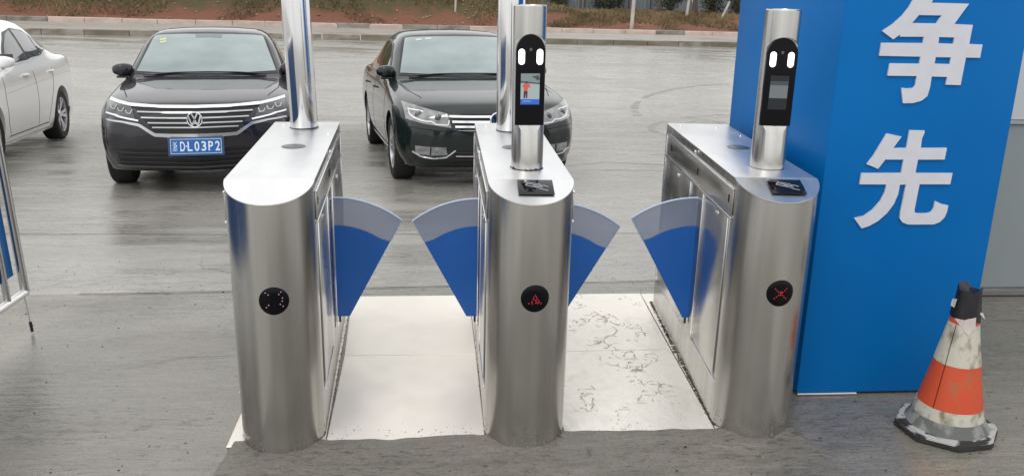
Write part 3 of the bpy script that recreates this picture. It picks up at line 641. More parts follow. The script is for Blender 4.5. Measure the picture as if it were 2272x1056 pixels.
turnstile('middle steel turnstile with a wing on each side and a black card reader', 0.8940, 0.0044, 0.003, True, [(-1, .665, -.005, .285, .050), (1, .500, .02, .285, .035)], (pat2, LED2), (-.012, .600), (-1, 1), 0.004)
turnstile('right steel turnstile next to the blue board, side panels in view', 1.7873, 0.0389, -0.0493, True, [(-1, .480, .035, .278, .026)], (pat3, LED3), (.030, .600), (-1, 1), 0.008)

# ------------------------------------------------------------------ poles and face terminals
def pole(x, y, lean, label):
    o = thing('steel_pole', label, 'pole', (x, y, HT + .0015)); o.rotation_euler = lean
    b = B(); b.lathe([(.0625, 0), (.0630, .004), (.0630, 2.0), (.0615, 2.003), (0, 2.003)], 48); b.obj('tube', POLE_ST, o, smooth=40)
    b = B(); b.lathe([(.0632, .0005), (.066, .0008), (.0655, .004), (.0632, .005)], 48, closed=True); b.obj('seal_ring', BLACK, o, smooth=60)
    return o
pole(-.049, 1.080, (0, -.022, 0), 'tall steel pole rising from the back of the left turnstile')
pole(.900, 1.040, (0, -.008, 0), 'tall steel pole at the back of the middle turnstile, partly behind the face terminal')
def terminal(x, y, r, rot, label, screen, rag):
    o = thing('face_terminal', label, 'face terminal', (x, y, HT + .0015)); o.rotation_euler = rot
    H = .585; zl = .165; zs = .437; zt = .487; yc = -r * .48; hw = r * .855
    b = B(); b.lathe([(0, 0), (r, 0), (r, H - .004), (r - .003, H), (r - .006, H), (r - .008, H - .004), (0, H - .004)], 64)
    c = b.obj('housing', STEEL, o, smooth=35)
    cb = bmesh.new()
    def archp(w, z0, z1, z2, n=20):
        return [(-w, z0), (w, z0)] + [(w * cos(pi * k / n), z1 + (z2 - z1) * sin(pi * k / n)) for k in range(n + 1)]
    P = archp(r * 1.05, zl, zs - .012, zt + .002)
    B2 = B(); B2.prism(P, [], lambda a, cc_, d: (a, yc - .2 + d, cc_), .2); me = bpy.data.meshes.new('c'); me.from_pydata(B2.v, [], B2.f)
    bm = bmesh.new(); bm.from_mesh(me); bmesh.ops.recalc_face_normals(bm, faces=bm.faces); bm.to_mesh(me); bm.free()
    boolean(c, me)
    B3 = B(); B3.prism([(yc - .0143, zl + .002), (-r - .05, zl - .04 * (r + .05 + yc - .0143) / (r + yc - .0143)), (-r - .05, zl + .03), (yc - .0143, zl + .03)], [], lambda a, cc_, d: (d - .1, a, cc_), .2)
    me = bpy.data.meshes.new('c'); me.from_pydata(B3.v, [], B3.f); bm = bmesh.new(); bm.from_mesh(me); bmesh.ops.recalc_face_normals(bm, faces=bm.faces); bm.to_mesh(me); bm.free(); boolean(c, me); c.data.name = 'housing'
    if not c.data.materials: c.data.materials.append(STEEL)
    c.data.polygons.foreach_set('use_smooth', [True] * len(c.data.polygons)); c.data.set_sharp_from_angle(angle=radians(35))
    b = B(); P = archp(hw * 1.04, zl + .001, zs - .012, zt - .001); b.prism(P, [], lambda a, cc_, d: (a, yc - .0145 + d, cc_), .014); fp = b.obj('face_panel', BLACKG, o)
    y0 = yc - .0148
    for sx in (-1, 1):
        pts = []
        for (ccx, ccz, a0) in ((.0, .019, 0), (.0, -.019, pi)):
            for k in range(9): a = a0 + pi * k / 8; pts.append((sx * .0325 + .0115 * cos(a), .408 + ccz * .85 + .0115 * sin(a)))
        b = B(); b.prism(pts, [], lambda a, cc_, d: (a, y0 - .0006 + d, cc_), .002); b.obj('fill_light', WHITE, fp)
    b = B(); b.lathe([(0, -.0012), (.004, -.0012), (.0055, 0)], 20, 'Y', (0, y0, .433)); b.obj('camera_lens', mat('lens', (.05, .05, .06), .1, coat=1), fp)
    def rect(name, x0, x1, z0, z1, m, k, par): b = B(); b.box(x0, x1, y0 - .0006 - .0003 * k, y0, z0, z1); return b.obj(name, m, par)
    def poly(name, P, m, k, par): b = B(); b.prism(P, [], lambda a, cc_, d: (a, y0 - .0006 - .0003 * k + d, cc_), .0006); return b.obj(name, m, par)
    em = lambda n, c_, s=.75: mat(n, tuple(v * .3 for v in c_), .25, emit=c_, es=s)
    if screen == 'live':
        sc = rect('screen', -.034, .034, .240, .350, em('scr_ground', (.36, .42, .42)), 0, fp)
        rect('screen_image', -.034, .034, .314, .350, em('scr_wall', (.22, .26, .27)), 1, sc)
        poly('screen_image', [(-.034, .318), (.034, .312), (.034, .317), (-.034, .324)], em('scr_line', (.08, .10, .10)), 2, sc)
        poly('screen_image', [(.002, .340), (.030, .344), (.034, .330), (.026, .325), (.016, .334)], em('scr_dark', (.06, .08, .08)), 2, sc)
        rect('screen_image', -.034, .034, .240, .259, em('scr_blue', (.03, .13, .55)), 2, sc)
        rect('screen_image', -.026, .004, .251, .2525, em('scr_text', (.5, .6, .8)), 3, sc)
        poly('screen_image', [(-.028, .306), (-.022, .3135), (-.004, .3135), (.001, .303), (-.004, .300), (-.008, .303), (-.009, .287), (-.023, .287), (-.023, .302), (-.027, .300)], em('scr_shirt', (.62, .10, .07)), 3, sc)
        poly('screen_image', [(-.023, .288), (-.009, .288), (-.010, .262), (-.014, .262), (-.0155, .280), (-.018, .262), (-.023, .262)], em('scr_legs', (.05, .03, .06)), 3, sc)
        b = B(); b.lathe([(0, -.0005), (.0045, -.0005), (.0045, 0)], 12, 'Y', (-.0135, y0 - .0012, .3185)); b.obj('screen_image', em('scr_head', (.05, .04, .04)), sc)
    else:
        sc = rect('screen', -.034, .034, .226, .350, em('scr2_dark', (.012, .016, .02), .6), 0, fp)
        rect('screen_image', -.033, .033, .268, .315, em('scr2_grey', (.16, .18, .19), .7), 1, sc)
        rect('screen_image', -.033, .033, .315, .330, em('scr2_mid', (.06, .07, .075), .7), 1, sc)
    b = B(); b.rbox(-.008, .008, yc - .018, yc - .0155 + .0005, zl + .0012, zl + .0035, .0006); b.obj('usb_cover', DARK, fp)
    # seal round the foot
    V = []; F = []; n = 60
    for k in range(n):
        a = 2 * pi * k / n; w = (.0025 + .0045 * max(0, noise.noise(Vector((cos(a) * 3, sin(a) * 3, x))))) if rag else .0015
        hh = (.004 + .010 * max(0, noise.noise(Vector((cos(a) * 4, sin(a) * 4, x + 5))))) if rag else .002
        V += [(cos(a) * (r + .0003), sin(a) * (r + .0003), hh), (cos(a) * (r + w), sin(a) * (r + w), .0005), (cos(a) * (r + .0003), sin(a) * (r + .0003), .0002)]
    for k in range(n):
        j = (k + 1) % n; F += [(3 * k, 3 * j, 3 * j + 1, 3 * k + 1), (3 * k + 1, 3 * j + 1, 3 * j + 2, 3 * k + 2)]
    mk('seal_ring', V, F, BLACK, o)
    return o
terminal(.9020, .2000, .0590, (0, -.003, radians(2)), 'cylindrical face terminal with a lit screen showing a person in red, on the middle turnstile', 'live', True)
terminal(1.8300, .2300, .0635, (0, .004, radians(-5)), 'cylindrical face terminal with a dim grey screen, on the right turnstile', 'dim', False)

# ------------------------------------------------------------------ blue clad column with raised characters
ZA = [[(2.221, 1.494), (2.257, 1.519), (2.29, 1.551), (2.31, 1.58), (2.325, 1.612), (2.337, 1.645), (2.387, 1.638), (2.409, 1.631), (2.395, 1.599), (2.541, 1.598), (2.496, 1.524), (2.569, 1.522), (2.567, 1.452), (2.62, 1.451), (2.619, 1.402), (2.563, 1.402), (2.56, 1.299), (2.501, 1.3), (2.502, 1.329), (2.44, 1.33), (2.44, 1.289), (2.435, 1.256), (2.414, 1.238), (2.382, 1.229), (2.343, 1.228), (2.327, 1.286), (2.352, 1.284), (2.373, 1.286), (2.38, 1.294), (2.381, 1.331), (2.266, 1.331), (2.268, 1.377), (2.384, 1.377), (2.384, 1.403), (2.223, 1.404), (2.224, 1.452), (2.385, 1.453), (2.385, 1.476), (2.293, 1.475), (2.293, 1.483), (2.284, 1.477), (2.268, 1.465)], [(2.354, 1.554), (2.442, 1.554), (2.426, 1.525), (2.332, 1.525)], [(2.445, 1.476), (2.505, 1.475), (2.505, 1.452), (2.446, 1.453)], [(2.444, 1.402), (2.504, 1.402), (2.504, 1.377), (2.443, 1.378)]]
ZB = [[(2.296, 1.112), (2.357, 1.1), (2.33, 1.055), (2.383, 1.056), (2.385, 1.125), (2.446, 1.124), (2.446, 1.113), (2.44, 1.093), (2.441, 1.056), (2.547, 1.057), (2.545, 1.011), (2.437, 1.01), (2.435, 0.957), (2.587, 0.957), (2.585, 0.912), (2.459, 0.912), (2.455, 0.808), (2.458, 0.797), (2.468, 0.794), (2.509, 0.794), (2.525, 0.799), (2.533, 0.813), (2.534, 0.845), (2.563, 0.832), (2.592, 0.826), (2.591, 0.799), (2.584, 0.776), (2.568, 0.758), (2.544, 0.748), (2.438, 0.748), (2.414, 0.756), (2.4, 0.772), (2.398, 0.794), (2.404, 0.911), (2.379, 0.91), (2.378, 0.872), (2.366, 0.831), (2.344, 0.795), (2.312, 0.763), (2.278, 0.742), (2.248, 0.732), (2.212, 0.774), (2.25, 0.783), (2.282, 0.808), (2.309, 0.844), (2.322, 0.88), (2.324, 0.911), (2.215, 0.911), (2.216, 0.956), (2.377, 0.957), (2.379, 1.01), (2.305, 1.01), (2.281, 0.973), (2.233, 0.991), (2.256, 1.027)]]
col = thing('blue_board', 'tall blue clad board with raised white Chinese characters beside the right turnstile', 'sign', (2.07, .25, 0))
b = B(); b.rbox(0, .725, 0, 1.17, .012, 2.6, .004); b.obj('cladding', BOARD, col, smooth=40)
b = B(); b.rbox(.002, .26, -.006, .002, .004, .011, .002); b.obj('base_trim', mat('trim_white', (.6, .6, .62), .4), col)
for Z in (ZA, ZB):
    b = B(); b.prism(Z[0], Z[1:], lambda a, c, d: (a - 2.07, -.0085 + d, c), .0075); ch = b.obj('character', LETTER, col)
# booth wall to the right of it
wl_ = thing('booth_wall', 'plain grey booth wall right of the blue board', 'wall', (2.795, 1.45, 0))
WALLG = mat('grey_panel', (.26, .30, .31), .45, col2=(.24, .275, .285), vscale=(1, 1, 1), rvar=.08); WALLW = mat('light_panel', (.55, .57, .60), .4, col2=(.50, .52, .55), vscale=(1, 1, 1))
b = B(); b.rbox(.001, 6.0, .004, .10, .035, .962, .003); b.obj('lower_panel', WALLG, wl_)
b = B(); b.rbox(.001, 6.0, -.012, .10, .965, .985, .003); b.obj('ledge', mat('ledge_grey', (.33, .36, .38), .4, .3), wl_)
b = B(); b.rbox(.001, 6.0, .0, .10, .988, 2.8, .003); b.obj('upper_panel', WALLW, wl_)
b = B(); b.rbox(.001, 6.0, -.035, .10, 0.0, .032, .005); b.obj('sill', mat('sill_concrete', (.24, .245, .235), .7, var=.35, vscale=(3, 20, 20), bump=.4), wl_)

# ------------------------------------------------------------------ stainless gate leaf with blue infill at the left
gt = thing('gate_leaf', 'stainless tube gate leaf with blue infill, cut by the left photo edge', 'gate', (-1.380, 1.065, 0.0), radians(-2.2)); gt.rotation_euler = (0, -.035, radians(-2.2))
GT = mat('gate_tube_steel', (.52, .52, .52), .2, 1.0, rvar=.05, vscale=(10, 10, 1)); GTR = mat('gate_rail_steel', (.86, .86, .85), .3, .85, rvar=.1)
b = B(); b.tube([(0, 0.0, .19), (0, -2.4, .19)], .019, 16); b.obj('bottom_rail', GTR, gt, smooth=40)
b = B(); b.tube([(0, 0.0, 1.22), (0, -2.4, 1.22)], .019, 16); b.obj('top_rail', GTR, gt, smooth=40)
for k in range(16):
    b = B(); b.tube([(0, -.155 * k, .19), (0, -.155 * k, 1.22)], .020 if k == 0 else .0155, 14); b.obj('upright', GT, gt, smooth=40)
b = B(); b.rbox(-.030, -.022, -2.35, -.03, .285, 1.19, .002); b.obj('infill_panel', mat('infill_blue', (.006, .11, .36), .25, var=.3, vscale=(3, 3, 3)), gt)
b = B(); b.tube([(.014, -.04, .20), (.022, -.045, .055)], .0035, 8); rod = b.obj('drop_bolt', GT, gt); b = B(); b.tube([(.022, -.045, .058), (.024, -.046, .008)], .007, 10); b.obj('bolt_tip', BLACK, rod)

# ------------------------------------------------------------------ traffic cone
cn = thing('traffic_cone', 'dirty orange and white traffic cone with a torn black taped top', 'cone', (2.545, -.055, 0), radians(8))
b = B(); P = [(.194 * cos(pi / 8 + pi * k / 4), .184 * sin(pi / 8 + pi * k / 4)) for k in range(8)]
bm = bmesh.new(); v0 = [bm.verts.new((x, y, 0.0)) for x, y in P]; v1 = [bm.verts.new((x * .97, y * .97, .036)) for x, y in P]; bm.faces.new(v1); bm.faces.new(v0[::-1])
for i in range(8): bm.faces.new((v0[i], v0[(i + 1) % 8], v1[(i + 1) % 8], v1[i]))
bmesh.ops.recalc_face_normals(bm, faces=bm.faces); bmesh.ops.bevel(bm, geom=[e for e in bm.edges], offset=.006, segments=2, affect='EDGES')
bmesh.ops.subdivide_edges(bm, edges=bm.edges[:], cuts=2, use_grid_fill=True)
for v in bm.verts: v.co += Vector((noise.noise(v.co * 40) * .003, noise.noise(v.co * 40 + Vector((5, 0, 0))) * .003, 0))
me = bpy.data.meshes.new('base'); bm.to_mesh(me); bm.free()
CB = mat('cone_base_dirty', (.035, .034, .033), .7, col2=(.42, .42, .41), vscale=(11, 11, 30), contrast=(.50, .56), bump=.3, bscale=(40, 40, 40), bdist=.003)
CE = mat('cone_base_rubber', (.03, .03, .03), .8, bump=.4, bscale=(50, 50, 50), bdist=.003, var=.4)
finish(me, [CB, CE], 40); 
for p in me.polygons:
    if p.center.z < .022: p.material_index = 1
base = link('base', me, cn)
def cone_band(name, z0, z1, r0, r1, m, n=48, dent=.0015, seam=False):
    V = []; F = []; rowsn = 7
    for j in range(rowsn + 1):
        t = j / rowsn; z = lerp(z0, z1, t); r = lerp(r0, r1, t)
        for k in range(n):
            a = 2 * pi * k / n; rr = r + dent * noise.noise(Vector((cos(a) * 2, sin(a) * 2, z * 14))); V.append((rr * cos(a), rr * sin(a), z))
    for j in range(rowsn):
        for k in range(n): F.append((j * n + k, j * n + (k + 1) % n, (j + 1) * n + (k + 1) % n, (j + 1) * n + k))
    k0 = len(V); V += [(.86 * v[0], .86 * v[1], v[2]) for v in V[rowsn * n:rowsn * n + n]]
    for k in range(n): F.append((rowsn * n + k, rowsn * n + (k + 1) % n, k0 + (k + 1) % n, k0 + k))
    return mk(name, V, F, m, cn, smooth=50)
GREYB = mat('cone_skirt_grey', (.12, .128, .125), .8, col2=(.24, .24, .235), vscale=(14, 14, 8), contrast=(.5, .6), bump=.3)
CREAM = mat('cone_cream', (.52, .50, .43), .6, col2=(.22, .20, .14), vscale=(22, 22, 15), contrast=(.50, .66), bump=.25, bscale=(20, 20, 12), bdist=.003)
RED = mat('cone_red', (.56, .075, .028), .5, col2=(.34, .13, .06), vscale=(26, 26, 16), contrast=(.54, .72), bump=.2, bscale=(25, 25, 12), bdist=.003)
cone_band('skirt', .034, .078, .152, .128, GREYB)
cone_band('reflective_band', .072, .124, .127, .1175, CREAM)
cone_band('red_band', .1235, .296, .1165, .0815, RED)
cone_band('reflective_band', .2955, .452, .0825, .0540, CREAM)
cone_band('red_top', .4515, .540, .0530, .036, RED)
b = B()   # seam of the sleeve
a = radians(-158)
b.tube([(r * cos(a), r * sin(a), z) for r, z in ((.1178, .124), (.0828, .296), (.0548, .452))], .0012, 6); b.obj('sleeve_seam', DARK, cn)
# black tape cap with horns
RS = Matrix.Rotation(radians(-42), 4, 'Z')
V = []; F = []; n = 24
for j, (z, r) in enumerate(((.486, .050), (.505, .047), (.535, .042), (.565, .040), (.584, .038))):
    for k in range(n):
        a = 2 * pi * k / n; rr = r * (1 + .10 * noise.noise(Vector((cos(a) * 2, sin(a) * 2, j)))); zz = z
        if j == 4: zz += (.020 if cos(a + .5) < -.6 else .011 if cos(a + .2) > .78 else .0) - .004
        if j == 0: zz += -.012 * cos(a + .6) - .016
        V.append(RS @ Vector((rr * cos(a) * 1.08, rr * sin(a) * 1.0, zz)))
for j in range(4):
    for k in range(n): F.append((j * n + k, j * n + (k + 1) % n, (j + 1) * n + (k + 1) % n, (j + 1) * n + k))
o = len(V); V.append((0, 0, .567)); F += [(4 * n + k, 4 * n + (k + 1) % n, o) for k in range(n)]
mk('tape_cap', V, F, mat('black_tape', (.012, .012, .016), .4, bump=.5, bscale=(30, 30, 30), bdist=.004), cn, smooth=30)
PAP = mat('paper_scrap', (.62, .56, .55), .7, var=.2, vscale=(20, 20, 20))
def scrap(pts, name='paper_scrap'):
    n = len(pts); V = [RS @ Vector(p) for p in pts] + [RS @ (Vector(p) + Vector((0, .0015, 0))) for p in pts]
    F = [tuple(range(n)), tuple(range(2 * n - 1, n - 1, -1))] + [(i, (i + 1) % n, n + (i + 1) % n, n + i) for i in range(n)]
    mk(name, V, F, PAP, cn, recalc=True)
scrap([(-.034, -.046, .474), (.0, -.054, .476), (.036, -.048, .492), (.040, -.050, .452), (.022, -.060, .420), (.004, -.058, .438)])
scrap([(-.052, -.022, .540), (-.036, -.040, .548), (-.040, -.036, .512), (-.054, -.026, .515)])
scrap([(.040, -.018, .505), (.056, -.012, .502), (.066, -.008, .478), (.054, -.012, .488)])
bpy.context.view_layer.update()

# ------------------------------------------------------------------ cars
GLASSW = mat('misted_windscreen', (.15, .20, .205), .14, coat=1.0, col2=(.31, .37, .375), vscale=(1.1, 1.1, 2), rvar=.05)
GLASSD = mat('dark_side_glass', (.018, .019, .021), .04, coat=.8)
LENS = mat('headlight_lens', (.30, .31, .32), .08, coat=1.0, var=.5, vscale=(14, 14, 20))
LAMPIN = mat('headlight_dark', (.035, .037, .04), .15, coat=1.0)
PLB = mat('plate_blue', (.005, .12, .42), .35)
PLW = mat('plate_white', (.75, .78, .82), .4)
SIGW = mat('lamp_white', (.75, .77, .78), .15, coat=.5)
def cat(p0, p1, p2, p3, t):
    return 0.5 * ((2 * p1) + (-p0 + p2) * t + (2 * p0 - 5 * p1 + 4 * p2 - p3) * t * t + (-p0 + 3 * p1 - 3 * p2 + p3) * t ** 3)
def spline(P, sub, clampk=1.0):
    out = []
    for i in range(len(P) - 1):
        p0 = P[i - 1] if i else P[i] * 2 - P[i + 1]; p3 = P[i + 2] if i + 2 < len(P) else P[i + 1] * 2 - P[i]
        for k in range(sub): out.append(cat(p0, P[i], P[i + 1], p3, k / sub))
    out.append(P[-1].copy()); return out
def body_mesh(w, Lg, H, st):
    fy = Lg / 4.67; fz = H / 1.47
    rings = []
    for (y, ws, zb, z5, z6, p7, p8, p9, z10, warp) in st:
        hb = lambda z: z if z < .9 else .9 + (z - .9) * (H - .9) / (1.47 - .9)
        pts = [(0, zb), (.80, zb), (.935, zb + .06), (.985, lerp(zb, z5, .38)), (1.0, lerp(zb, z5, .68)), (.985, z5), (.93, z6), p7, p8, p9, (0, z10)]
        R = []
        for i, (x, z) in enumerate(pts):
            xx = x * w * ws; yy = y * fy + warp * (x * ws) ** 2
            R.append(Vector((xx, yy, hb(z))))
        rings.append(R)
    sub_r, sub_s = 4, 6
    half = [spline(R, sub_r) for R in rings]; npt = len(half[0])
    cols = [spline([half[i][j] for i in range(len(half))], sub_s) for j in range(npt)]
    ns = len(cols[0]); V = []; F = []
    # full ring: left (-x) from bottom centre ... mirrored
    ring_idx = []
    for i in range(ns):
        row = []
        for j in range(npt): p = cols[j][i]; row.append(len(V)); V.append((p.x, p.y, p.z))
        for j in range(npt - 2, 0, -1): p = cols[j][i]; row.append(len(V)); V.append((-p.x, p.y, p.z))
        ring_idx.append(row)
    m = len(ring_idx[0])
    for i in range(ns - 1):
        for k in range(m): F.append((ring_idx[i][k], ring_idx[i][(k + 1) % m], ring_idx[i + 1][(k + 1) % m], ring_idx[i + 1][k]))
    # fascias: ruled between underside and upper half of the first and last ring
    for (ri, sgn, bul) in ((0, -1, .105), (ns - 1, 1, .10)):
        row = ring_idx[ri]; rown = 12
        def pair(side):
            res = []
            for j in range(0, (npt - 1) // 2 + 1):
                a = row[j] if (side > 0 or j == 0) else row[m - j]; tj = npt - 1 - j; b_ = row[tj] if (side > 0 or tj == npt - 1) else row[m - tj]
                res.append((a, b_))
            return res
        for side in (1, -1):
            pr = pair(side); grid = []
            for (a, b_) in pr:
                line = []
                for r in range(rown + 1):
                    if r == 0: line.append(a); continue
                    if r == rown: line.append(b_); continue
                    if a == b_: line.append(a); continue
                    t = r / rown; A = Vector(V[a]); Bv = Vector(V[b_]); p = A.lerp(Bv, t); span = (Bv - A).length
                    k = sin(pi * t) ** .55; p.y += sgn * bul * k * min(1, span / .35) * (1.0 - .12 * t)
                    line.append(len(V)); V.append(tuple(p))
                grid.append(line)
            for c_ in range(len(grid) - 1):
                for r in range(rown):
                    q = [grid[c_][r], grid[c_ + 1][r], grid[c_ + 1][r + 1], grid[c_][r + 1]]
                    qq = []
                    for t in q:
                        if t not in qq: qq.append(t)
                    if len(qq) >= 3: F.append(tuple(qq if side < 0 else qq[::-1]))
    bm = bmesh.new(); vs = [bm.verts.new(v) for v in V]
    for f in F:
        try: bm.faces.new([vs[i] for i in f])
        except ValueError: pass
    bmesh.ops.remove_doubles(bm, verts=bm.verts, dist=1e-4); bmesh.ops.dissolve_degenerate(bm, dist=1e-5, edges=bm.edges[:])
    hol = [e for e in bm.edges if e.is_boundary]
    if hol: bmesh.ops.holes_fill(bm, edges=hol)
    bmesh.ops.recalc_face_normals(bm, faces=bm.faces)
    me = bpy.data.meshes.new('body'); bm.to_mesh(me); bm.free(); return me
class Car:
    def __init__(s, label, w, Lg, H, st, paint, loc, rz, tilt, whb, fo, group=None, up=0.0, mx=0.0):
        s.up = up; s.mx = mx; s.root = thing('car', label, 'car', loc, 0, group); s.root.rotation_mode = 'XYZ'
        s.root.rotation_euler = (Matrix.Rotation(rz, 4, 'Z') @ Matrix.Rotation(tilt, 4, 'X')).to_euler()
        s.w = w; s.Lg = Lg; s.paint = paint; s.fo = fo; s.whb = whb
        me = body_mesh(w, Lg, H, st); bm = bmesh.new(); bm.from_mesh(me); s.bvh = BVHTree.FromBMesh(bm); bm.free()
        me.materials.append(paint); s.body = link('body', me)
        # wheel arches
        c = B(); s.axles = (fo, fo + whb)
        for ya in s.axles:
            for sx in (-1, 1): c.lathe([(0, sx * (w - .30)), (.362, sx * (w - .30)), (.362, sx * (w + .1)), (0, sx * (w + .1))], 36, 'X', (0, ya, .335))
        cm = bpy.data.meshes.new('c'); cm.from_pydata(c.v, [], c.f); bm = bmesh.new(); bm.from_mesh(cm); bmesh.ops.remove_doubles(bm, verts=bm.verts, dist=1e-5); bmesh.ops.recalc_face_normals(bm, faces=bm.faces); bm.to_mesh(cm); bm.free()
        cm.materials.append(DARK); boolean(s.body, cm); s.body.data.name = 'body'
        s.body.data.polygons.foreach_set('use_smooth', [True] * len(s.body.data.polygons)); s.body.data.set_sharp_from_angle(angle=radians(38)); s.body.parent = s.root
    def hit(s, kind, a, b):
        if kind == 'front': o, d = Vector((a, -1, b)), Vector((0, 1, 0))
        elif kind == 'rear': o, d = Vector((a, 9, b)), Vector((0, -1, 0))
        elif kind == 'top': o, d = Vector((a, b, 3)), Vector((0, 0, -1))
        elif kind == 'right': o, d = Vector((3, a, b)), Vector((-1, 0, 0))
        elif kind == 'left': o, d = Vector((-3, a, b)), Vector((1, 0, 0))
        p, n, i, _ = s.bvh.ray_cast(o, d)
        if p is None: return None, None
        if n.dot(d) > 0: n = -n
        return p, n
    def strip(s, name, kind, bot, top, m, off=.004, th=.004, n=18, rows=5, parent=None, smooth=45):
        def rs(P, n):
            P = [Vector(p) for p in P]; L = [0]
            for a, b in zip(P[:-1], P[1:]): L.append(L[-1] + (b - a).length)
            out = []
            for k in range(n + 1):
                t = L[-1] * k / n; i = 0
                while i < len(L) - 2 and L[i + 1] < t: i += 1
                f = (t - L[i]) / max(1e-9, L[i + 1] - L[i]); out.append(P[i].lerp(P[i + 1], f))
            return out
        A, Bt = rs(bot, n), rs(top, n); V = []; ok = []
        for j in range(rows + 1):
            for i in range(n + 1):
                q = A[i].lerp(Bt[i], j / rows); p, nn = s.hit(kind, q.x, q.y)
                ok.append(p is not None); V.append((p + nn * (off + th)) if p is not None else Vector((0, 0, 0)))
        N = len(V)
        for j in range(rows + 1):
            for i in range(n + 1):
                q = A[i].lerp(Bt[i], j / rows); p, nn = s.hit(kind, q.x, q.y); V.append((p + nn * (off - .003)) if p is not None else Vector((0, 0, 0)))
        F = []; idx = lambda i, j: j * (n + 1) + i
        for j in range(rows):
            for i in range(n):
                q = (idx(i, j), idx(i + 1, j), idx(i + 1, j + 1), idx(i, j + 1))
                if all(ok[t] for t in q): F.append(q)
        for i in range(n):
            for j in (0, rows):
                q = (idx(i, j), idx(i + 1, j))
                if ok[q[0]] and ok[q[1]]: F.append((q[0], q[1], q[1] + N, q[0] + N))
        for j in range(rows):
            for i in (0, n):
                q = (idx(i, j), idx(i, j + 1))
                if ok[q[0]] and ok[q[1]]: F.append((q[0], q[1], q[1] + N, q[0] + N))
        bm = bmesh.new(); vs = [bm.verts.new(v) for v in V]
        for f in F: bm.faces.new([vs[t] for t in f])
        bmesh.ops.delete(bm, geom=[v for v in bm.verts if not v.link_faces], context='VERTS'); bmesh.ops.recalc_face_normals(bm, faces=bm.faces)
        # keep the outside facing out
        me = bpy.data.meshes.new(name); bm.to_mesh(me); bm.free(); finish(me, m, smooth)
        o = link(name, me); o.parent = parent if parent else s.root; return o
    def band(s, name, kind, pts, h, m, off=.004, th=.004, n=24, parent=None):
        """strip of height h round a polyline given in the projection plane"""
        P = [Vector(p) for p in pts]; lo = []; hi = []
        for i, p in enumerate(P):
            t = (P[min(i + 1, len(P) - 1)] - P[max(i - 1, 0)]).normalized(); nn = Vector((-t.y, t.x)); hh = h[i] if isinstance(h, (list, tuple)) else h
            lo.append(p - nn * hh / 2); hi.append(p + nn * hh / 2)
        return s.strip(name, kind, lo, hi, m, off, th, n, 1, parent)
    def mirror2(s, fn):
        for sx in (1, -1): fn(sx)
    def wheel(s, sx, ya, r=.325, wd=.215, spokes=10, steer=0.0):
        b = B(); hw = wd / 2
        b.lathe([(r - .105, -hw * .92), (r - .03, -hw), (r - .008, -hw * .86), (r, -hw * .6), (r, hw * .6), (r - .008, hw * .86), (r - .03, hw), (r - .105, hw * .92), (r - .11, 0)], 40, 'X', closed=True)
        wh = b.obj('wheel', RUBBER, s.root, smooth=35); wh.location = (sx * (s.w - wd / 2 - .015), ya, r); wh.rotation_euler = (0, 0, steer)
        b = B(); R0 = r - .10
        b.lathe([(R0 + .008, hw * .93), (R0 - .012, hw * .90), (R0 - .02, hw * .2), (R0 - .02, -hw * .8), (R0, -hw * .9)], 36, 'X')
        b.f = [f for f in b.f if len(f) == 4]
        b.lathe([(.055, hw * .62), (.05, hw * .70), (0, hw * .72)], 20, 'X')
        for k in range(spokes):
            a = 2 * pi * k / spokes + (.13 if k % 2 else -.13) * (spokes == 10); ww = .017
            M = Matrix.Rotation(a, 4, 'X')
            v = [Vector((hw * .62, -ww * .8, .04)), Vector((hw * .62, ww * .8, .04)), Vector((hw * .88, ww * 1.3, R0)), Vector((hw * .88, -ww * 1.3, R0))]
            v += [q - Vector((.022, 0, 0)) for q in v]; b.add([M @ q for q in v], [(0, 1, 2, 3), (7, 6, 5, 4), (0, 3, 7, 4), (1, 5, 6, 2), (0, 4, 5, 1), (2, 6, 7, 3)])
        rim = b.obj('rim', RIM, wh, smooth=35); rim.scale = (sx, 1, 1)
        b = B(); b.lathe([(0, hw * .25), (R0 - .03, hw * .25), (R0 - .03, hw * .2), (0, hw * .2)], 28, 'X'); bd = b.obj('brake_disc', mat('brake_dark', (.05, .05, .05), .5, .5), wh); bd.scale = (sx, 1, 1)
    def common(s, spokes=10, glassm=None, trim=SATIN, r=.325):
        fy = s.Lg / 4.67; w = s.w
        for ya in s.axles:
            for sx in (-1, 1): s.wheel(sx, ya, r, spokes=spokes)
        n = 14
        def arc(x1, yc, ys, m_=12): return [(x1 * t, yc * fy + ys * t * t) for t in fr(-1, 1, m_)]
        s.strip('windscreen_frame', 'top', arc(.80 * w, 1.40, .14), arc(.655 * w, 2.12, .07), BLACK, .0015, .002, 24, 12)
        s.strip('windscreen', 'top', arc(.775 * w, 1.43, .14), arc(.625 * w, 2.06, .07), glassm or GLASSW, .005, .003, 24, 12)
        s.strip('rear_window', 'top', arc(.60 * w, 3.50, -.06), arc(.68 * w, 3.98, -.10), GLASSD, .003, .003, 20, 8)
        for kind in ('right', 'left'):
            f = lambda P: [((y if y < 2.2 else 2.2 + (y - 2.2) * (ky - .13 * (ky < 1))) * fy, z if z < .95 or z > 1.1 and False else (z + (s.up * .75 if z > 1.1 else 0))) for y, z in P]
            ky = 1 - .075 * (s.up > .04); bz = lambda y: .955 + s.up + (y - 1.7) * (.022 + .6 * max(0, s.up - .04))
            s.strip('window_surround', kind, f([(1.66, bz(1.66)), (2.6, bz(2.6)), (3.88, bz(3.88) + .012)]), f([(1.68, bz(1.66) + .012), (1.95, 1.17), (2.25, 1.325), (2.7, 1.372), (3.2, 1.345), (3.55, 1.245), (3.88, bz(3.88) + .03)]), BLACK, .0015, .003, 40, 8)
